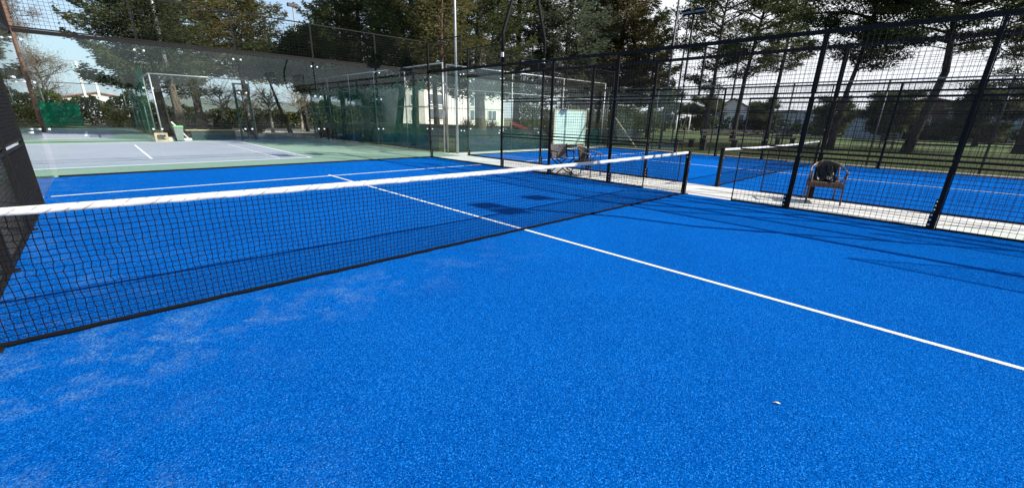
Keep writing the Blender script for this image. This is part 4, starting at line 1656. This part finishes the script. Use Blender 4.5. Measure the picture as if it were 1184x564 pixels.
# low stone wall along the path
pts_ = [at_dist(u, d_) for u, d_ in ((405, 43), (470, 41), (540, 38), (620, 36), (745, 36.5))]
lw_ = thing('stone_wall', (pts_[0][0], pts_[0][1], 0), 'long low stone wall between the sandy path and the white building', 'wall')
mb = MB()
for a, c in zip(pts_[:-1], pts_[1:]):
    mb.bar((a[0], a[1], 0.36), (c[0], c[1], 0.36), 0.35, 0.75)
mb.build('masonry', MAT['stone'], lw_)
mb = MB()
for a, c in zip(pts_[:-1], pts_[1:]):
    mb.bar((a[0], a[1], 0.78), (c[0], c[1], 0.78), 0.45, 0.08)
mb.build('coping', MAT['kerb'], lw_)
rx_, ry_ = at_dist(617, 33)
mb = MB()
rng = np.random.default_rng(5)
for k in range(9):
    a = rng.uniform(-1.0, 1.0)
    r_ = rng.uniform(.3, .55)
    c_ = (rx_+a*0.9, ry_-a*0.9+rng.uniform(-.2, .2), r_*.45)
    vs, fs = [], []
    for i in range(6):
        for j in range(8):
            th, ph = math.pi*i/5, 2*math.pi*j/8
            q = r_*(1+rng.uniform(-.18, .18))
            vs.append((c_[0]+q*math.sin(th)*math.cos(ph), c_[1]+q*math.sin(th)*math.sin(ph), max(0, c_[2]+q*.8*math.cos(th))))
    for i in range(5):
        for j in range(8):
            fs.append((i*8+j, (i+1)*8+j, (i+1)*8+(j+1) % 8, i*8+(j+1) % 8))
    mb.add(vs, fs, 0, False)
tag(mb.build('rock_pile', MAT['rock'], origin=(rx_, ry_, 0)), 'pile of pale yellow rocks before the low stone wall', 'rocks')

# red slide on a dark mound behind the second court
rx_, ry_ = at_dist(606, 25.0)
sl_ = thing('slide', (rx_, ry_, 0), 'small red plastic slide standing on the grass left of the mint board', 'slide')
ax = np.array((math.cos(-.72), math.sin(-.72)))
mb = MB()
p0 = (rx_-ax[0]*.75, ry_-ax[1]*.75, 1.18)
p1 = (rx_+ax[0]*.75, ry_+ax[1]*.75, .62)
mb.bar(p0, p1, .5, .05)
for s in (-1, 1):
    off = (-ax[1]*.26*s, ax[0]*.26*s)
    mb.bar((p0[0]+off[0], p0[1]+off[1], p0[2]+.08), (p1[0]+off[0], p1[1]+off[1], p1[2]+.08), .05, .16)
mb.build('chute', MAT['red'], sl_)
for p_ in (p0, p1):
    for s in (-1, 1):
        mb = MB()
        mb.tube([(p_[0]-ax[1]*.2*s, p_[1]+ax[0]*.2*s, -.02), (p_[0]-ax[1]*.2*s, p_[1]+ax[0]*.2*s, p_[2]-.03)], .03, 6)
        mb.build('leg', MAT['binbody'], sl_)

# mint board on a frame
def on_y(u, v, y):
    r = ray(u, v)
    return float(CAM[0]+r[0]*(y-CAM[1])/r[1]), y


ba, bb_ = on_y(640, 165, 10.8), on_y(674.5, 167, 10.7)
bz0, bz1 = height_at(657, 167, *ba), height_at(657, 127.5, *ba)
bo = thing('practice_board', ((ba[0]+bb_[0])/2, (ba[1]+bb_[1])/2, 0), 'pale mint green practice board in a worn wooden frame, behind the second court', 'board')
mb = MB()
mb.bar((ba[0], ba[1], (bz0+bz1)/2), (bb_[0], bb_[1], (bz0+bz1)/2), .05, bz1-bz0)
mb.build('panel', MAT['mint'], bo)
mb = MB()
dx, dy = bb_[0]-ba[0], bb_[1]-ba[1]
nl = math.hypot(dx, dy)
ux, uy = dx/nl, dy/nl
for z_ in (bz0-.03, bz1+.03):
    mb.bar((ba[0]-ux*.06, ba[1]-uy*.06, z_), (bb_[0]+ux*.06, bb_[1]+uy*.06, z_), .08, .06)
for q in (ba, bb_):
    s = -1 if q is ba else 1
    mb.bar((q[0]+ux*.03*s, q[1]+uy*.03*s, 0), (q[0]+ux*.03*s, q[1]+uy*.03*s, bz1), .08, .06, up=(0, 1, 0))
mb.build('frame', MAT['wood'], bo)

# brace leaning beside the second court (pale timber) and a dark pavilion frame
a, c = at_dist(712, 27), at_dist(740, 26)
mb = MB()
mb.bar((a[0], a[1], height_at(713, 136, *a)), (c[0], c[1], height_at(738, 171, *c)), .05, .05)
tag(mb.build('timber_prop', MAT['wood'], origin=(a[0], a[1], 0)), 'pale timber prop leaning behind the second court, right of the mint board', 'prop')
a, c = at_dist(692, 34), at_dist(708, 33)
pv = thing('shelter_frame', (a[0], a[1], 0), 'dark timber frame with a flat roof right of the mint board', 'shelter')
hz = height_at(700, 127, *a)
for q in (a, c):
    mb = MB()
    mb.box(q[0]-.09, q[0]+.09, q[1]-.09, q[1]+.09, 0, hz)
    mb.build('post', MAT['darkwood'], pv)
mb = MB()
mb.bar((a[0]-.4, a[1]+.3, hz+.1), (c[0]+.4, c[1]-.3, hz+.1), 1.2, .2)
mb.build('roof', MAT['darkwood'], pv)

# white goal on the pitch
ga, gc = at_dist(784, 58), at_dist(799, 59)
gh = height_at(790, 133.5, *ga)
go = thing('goal', (ga[0], ga[1], 0), 'white football goal at the edge of the pitch', 'goal')
for q in (ga, gc):
    mb = MB()
    mb.tube([(q[0], q[1], 0), (q[0], q[1], gh)], .07, 8)
    mb.build('post', MAT['white'], go)
mb = MB()
mb.tube([(ga[0], ga[1], gh), (gc[0], gc[1], gh)], .07, 8)
mb.build('crossbar', MAT['white'], go)
mb = MB()
gd = np.array((gc[0]-ga[0], gc[1]-ga[1]))
gn = np.array((gd[1], -gd[0]))/np.linalg.norm(gd)
if gn @ np.array((1, 0)) < 0:
    gn = -gn
for q in (ga, gc):
    mb.tube([(q[0], q[1], gh), (q[0]+gn[0]*.8, q[1]+gn[1]*.8, gh), (q[0]+gn[0]*1.5, q[1]+gn[1]*1.5, 0)], .035, 6)
mb.build('stay', MAT['white'], go)


def bench(a, c, h, label, back=False, m='darkwood', depth=.45):
    root = thing('bench', ((a[0]+c[0])/2, (a[1]+c[1])/2, 0), label, 'bench')
    mb = MB()
    mb.bar((a[0], a[1], h), (c[0], c[1], h), depth, .07)
    mb.build('seat', MAT[m], root)
    d = np.array((c[0]-a[0], c[1]-a[1]))
    L = np.linalg.norm(d)
    d = d/L
    nn = np.array((-d[1], d[0]))
    if back:
        mb = MB()
        for z_ in (h+.25, h+.45):
            mb.bar((a[0]+nn[0]*.22, a[1]+nn[1]*.22, z_), (c[0]+nn[0]*.22, c[1]+nn[1]*.22, z_), .04, .13)
        mb.build('backrest', MAT[m], root)
    k = max(2, int(L/1.5)+1)
    for i in range(k):
        q = (a[0]+d[0]*(.1+(L-.2)*i/(k-1)), a[1]+d[1]*(.1+(L-.2)*i/(k-1)))
        mb = MB()
        mb.bar((q[0]-nn[0]*depth*.42, q[1]-nn[1]*depth*.42, h/2-.02), (q[0]+nn[0]*depth*.42, q[1]+nn[1]*depth*.42, h/2-.02), .07, h-.06)
        if back:
            mb.bar((q[0]+nn[0]*.19, q[1]+nn[1]*.19, h-.05), (q[0]+nn[0]*.19, q[1]+nn[1]*.19, h+.5), .06, .04)
        mb.build('leg', MAT[m], root)
    return root


bench(at_dist(817, 26.5), at_dist(893, 29.5), .62, 'long dark timber bench beyond the second net', True, depth=.5)
bench(at_dist(905, 37), at_dist(925, 38), .5, 'short dark bench on the grass behind the second net', True)
bench(at_dist(1026, 40), at_dist(1046, 40), .5, 'short brown bench left of the thick trunked pine', True, 'wicker')
bench(at_dist(785, 28.5), at_dist(806, 29.5), .5, 'low dark bench left of the long timber bench', False)
bench(ground(236, 158), ground(252, 157.5), .5, 'dark garden bench right of the reddish pine trunk', True)


def house(base, rot, w, d, h, rh, wall, label, roofm='roof', wins=2):
    root = thing('house', (base[0], base[1], 0), label, 'house')
    mb = MB()
    mb.box(-w/2, w/2, -d/2, d/2, 0, h)
    mb.add([(-w/2, -d/2, h), (w/2, -d/2, h), (0, -d/2, h+rh)], [(0, 1, 2)])
    mb.add([(-w/2, d/2, h), (w/2, d/2, h), (0, d/2, h+rh)], [(1, 0, 2)])
    place(mb, (base[0], base[1], 0), rot).build('wall', MAT[wall], root)
    mb = MB()
    for s in (-1, 1):
        a = (s*(w/2+.4), h-.25*rh/(w/2)+.06)
        mb.add([(a[0], -d/2-.4, a[1]), (a[0], d/2+.4, a[1]), (0, d/2+.4, h+rh+.08), (0, -d/2-.4, h+rh+.08), (a[0], -d/2-.4, a[1]+.18), (a[0], d/2+.4, a[1]+.18), (0, d/2+.4, h+rh+.26), (0, -d/2-.4, h+rh+.26)],
               [(0, 1, 2, 3), (4, 7, 6, 5), (0, 4, 5, 1), (3, 2, 6, 7), (0, 3, 7, 4), (1, 5, 6, 2)])
    place(mb, (base[0], base[1], 0), rot).build('roof', MAT[roofm], root)
    for k in range(wins):
        x = -w/2+w*(k+.5)/wins
        mb = MB()
        for q in ((x-.62, x-.52), (x+.52, x+.62)):
            mb.box(q[0], q[1], -d/2-.06, -d/2+.02, h*.38, h*.78)
        mb.box(x-.62, x+.62, -d/2-.08, -d/2+.02, h*.33, h*.38)
        f = place(mb, (base[0], base[1], 0), rot).build('window', MAT['white'], root)
        mb = MB()
        mb.box(x-.52, x+.52, -d/2-.02, -d/2+.02, h*.38, h*.78)
        place(mb, (base[0], base[1], 0), rot).build('pane', MAT['pane'], f)
    return root


def face(base):
    """rotation that turns local -y towards the court"""
    return math.atan2(base[1]-CAM[1], base[0]-CAM[0])-math.pi/2


for (u, d_, w_, dd, h_, rh_, wm, lab, rm, nw) in (
        (846, 98, 6.5, 9, 3.8, 1.9, 'cream', 'gabled white house far beyond the pitch, left of the pale shed', 'roof', 2),
        (868, 104, 8, 8, 3.2, 1.2, 'cream', 'low pale house right of the gabled white house', 'roof', 2),
        (915, 92, 10, 6, 3.0, .6, 'bluewall', 'long pale blue grey shed with small windows beyond the second net', 'bluewall', 4),
        (1016, 77, 6.0, 5, 3.1, .2, 'bluewall', 'blank blue grey shed left of the brick house', 'bluewall', 0),
        (1072, 80, 9.5, 8, 3.6, 1.3, 'brick', 'dark brick house with a tiled roof between two blue grey sheds', 'roof', 3),
        (1140, 78, 6.2, 5, 3.6, .2, 'bluewall', 'blank blue grey shed right of the brick house, behind the nearest fence post', 'bluewall', 0),
        (1200, 84, 9, 8, 3.8, 1.3, 'brick', 'dark brick house at the right edge of the photo', 'roof', 3),
        (118, 120, 12, 8, 3.0, 1.2, 'cream', 'distant pale house behind the white poles at left', 'roof', 3)):
    bs = at_dist(u, d_)
    house(bs, face(bs), w_, dd, h_, rh_, wm, lab, rm, nw)

# tall hedge behind the photographer, mirrored in the glass
hedge('tall dark hedge behind the courts, on the camera side', (-30, -46), (45, -46), 5.0, 3.0, 'shrub', 47, 30, .6, .3)

# distant hills
def hills(name, d0, u0, u1, hh, seed):
    mb = MB()
    n = 60
    vs = []
    rng = np.random.default_rng(seed)
    ph = rng.uniform(0, 6.28, 5)
    for i in range(n+1):
        t = i/n
        x, y = at_dist(u0+(u1-u0)*t, d0)
        h = hh*(0.55+0.25*math.sin(t*9+ph[0])+0.15*math.sin(t*21+ph[1])+0.06*math.sin(t*47+ph[2]))*math.sin(math.pi*min(max(t, .02), .98))**.4
        x2, y2 = at_dist(u0+(u1-u0)*t, d0*1.4)
        vs += [(x, y, -1), (x*.6+x2*.4, y*.6+y2*.4, h), (x2, y2, -1)]
    fs = []
    for i in range(n):
        for k in range(2):
            a = i*3+k
            fs.append((a, a+3, a+4, a+1))
    mb.add(vs, fs, 0, True)
    return struct(name, mb, MAT['hill'])


hills('hills', 900, -200, 480, 40, 3)
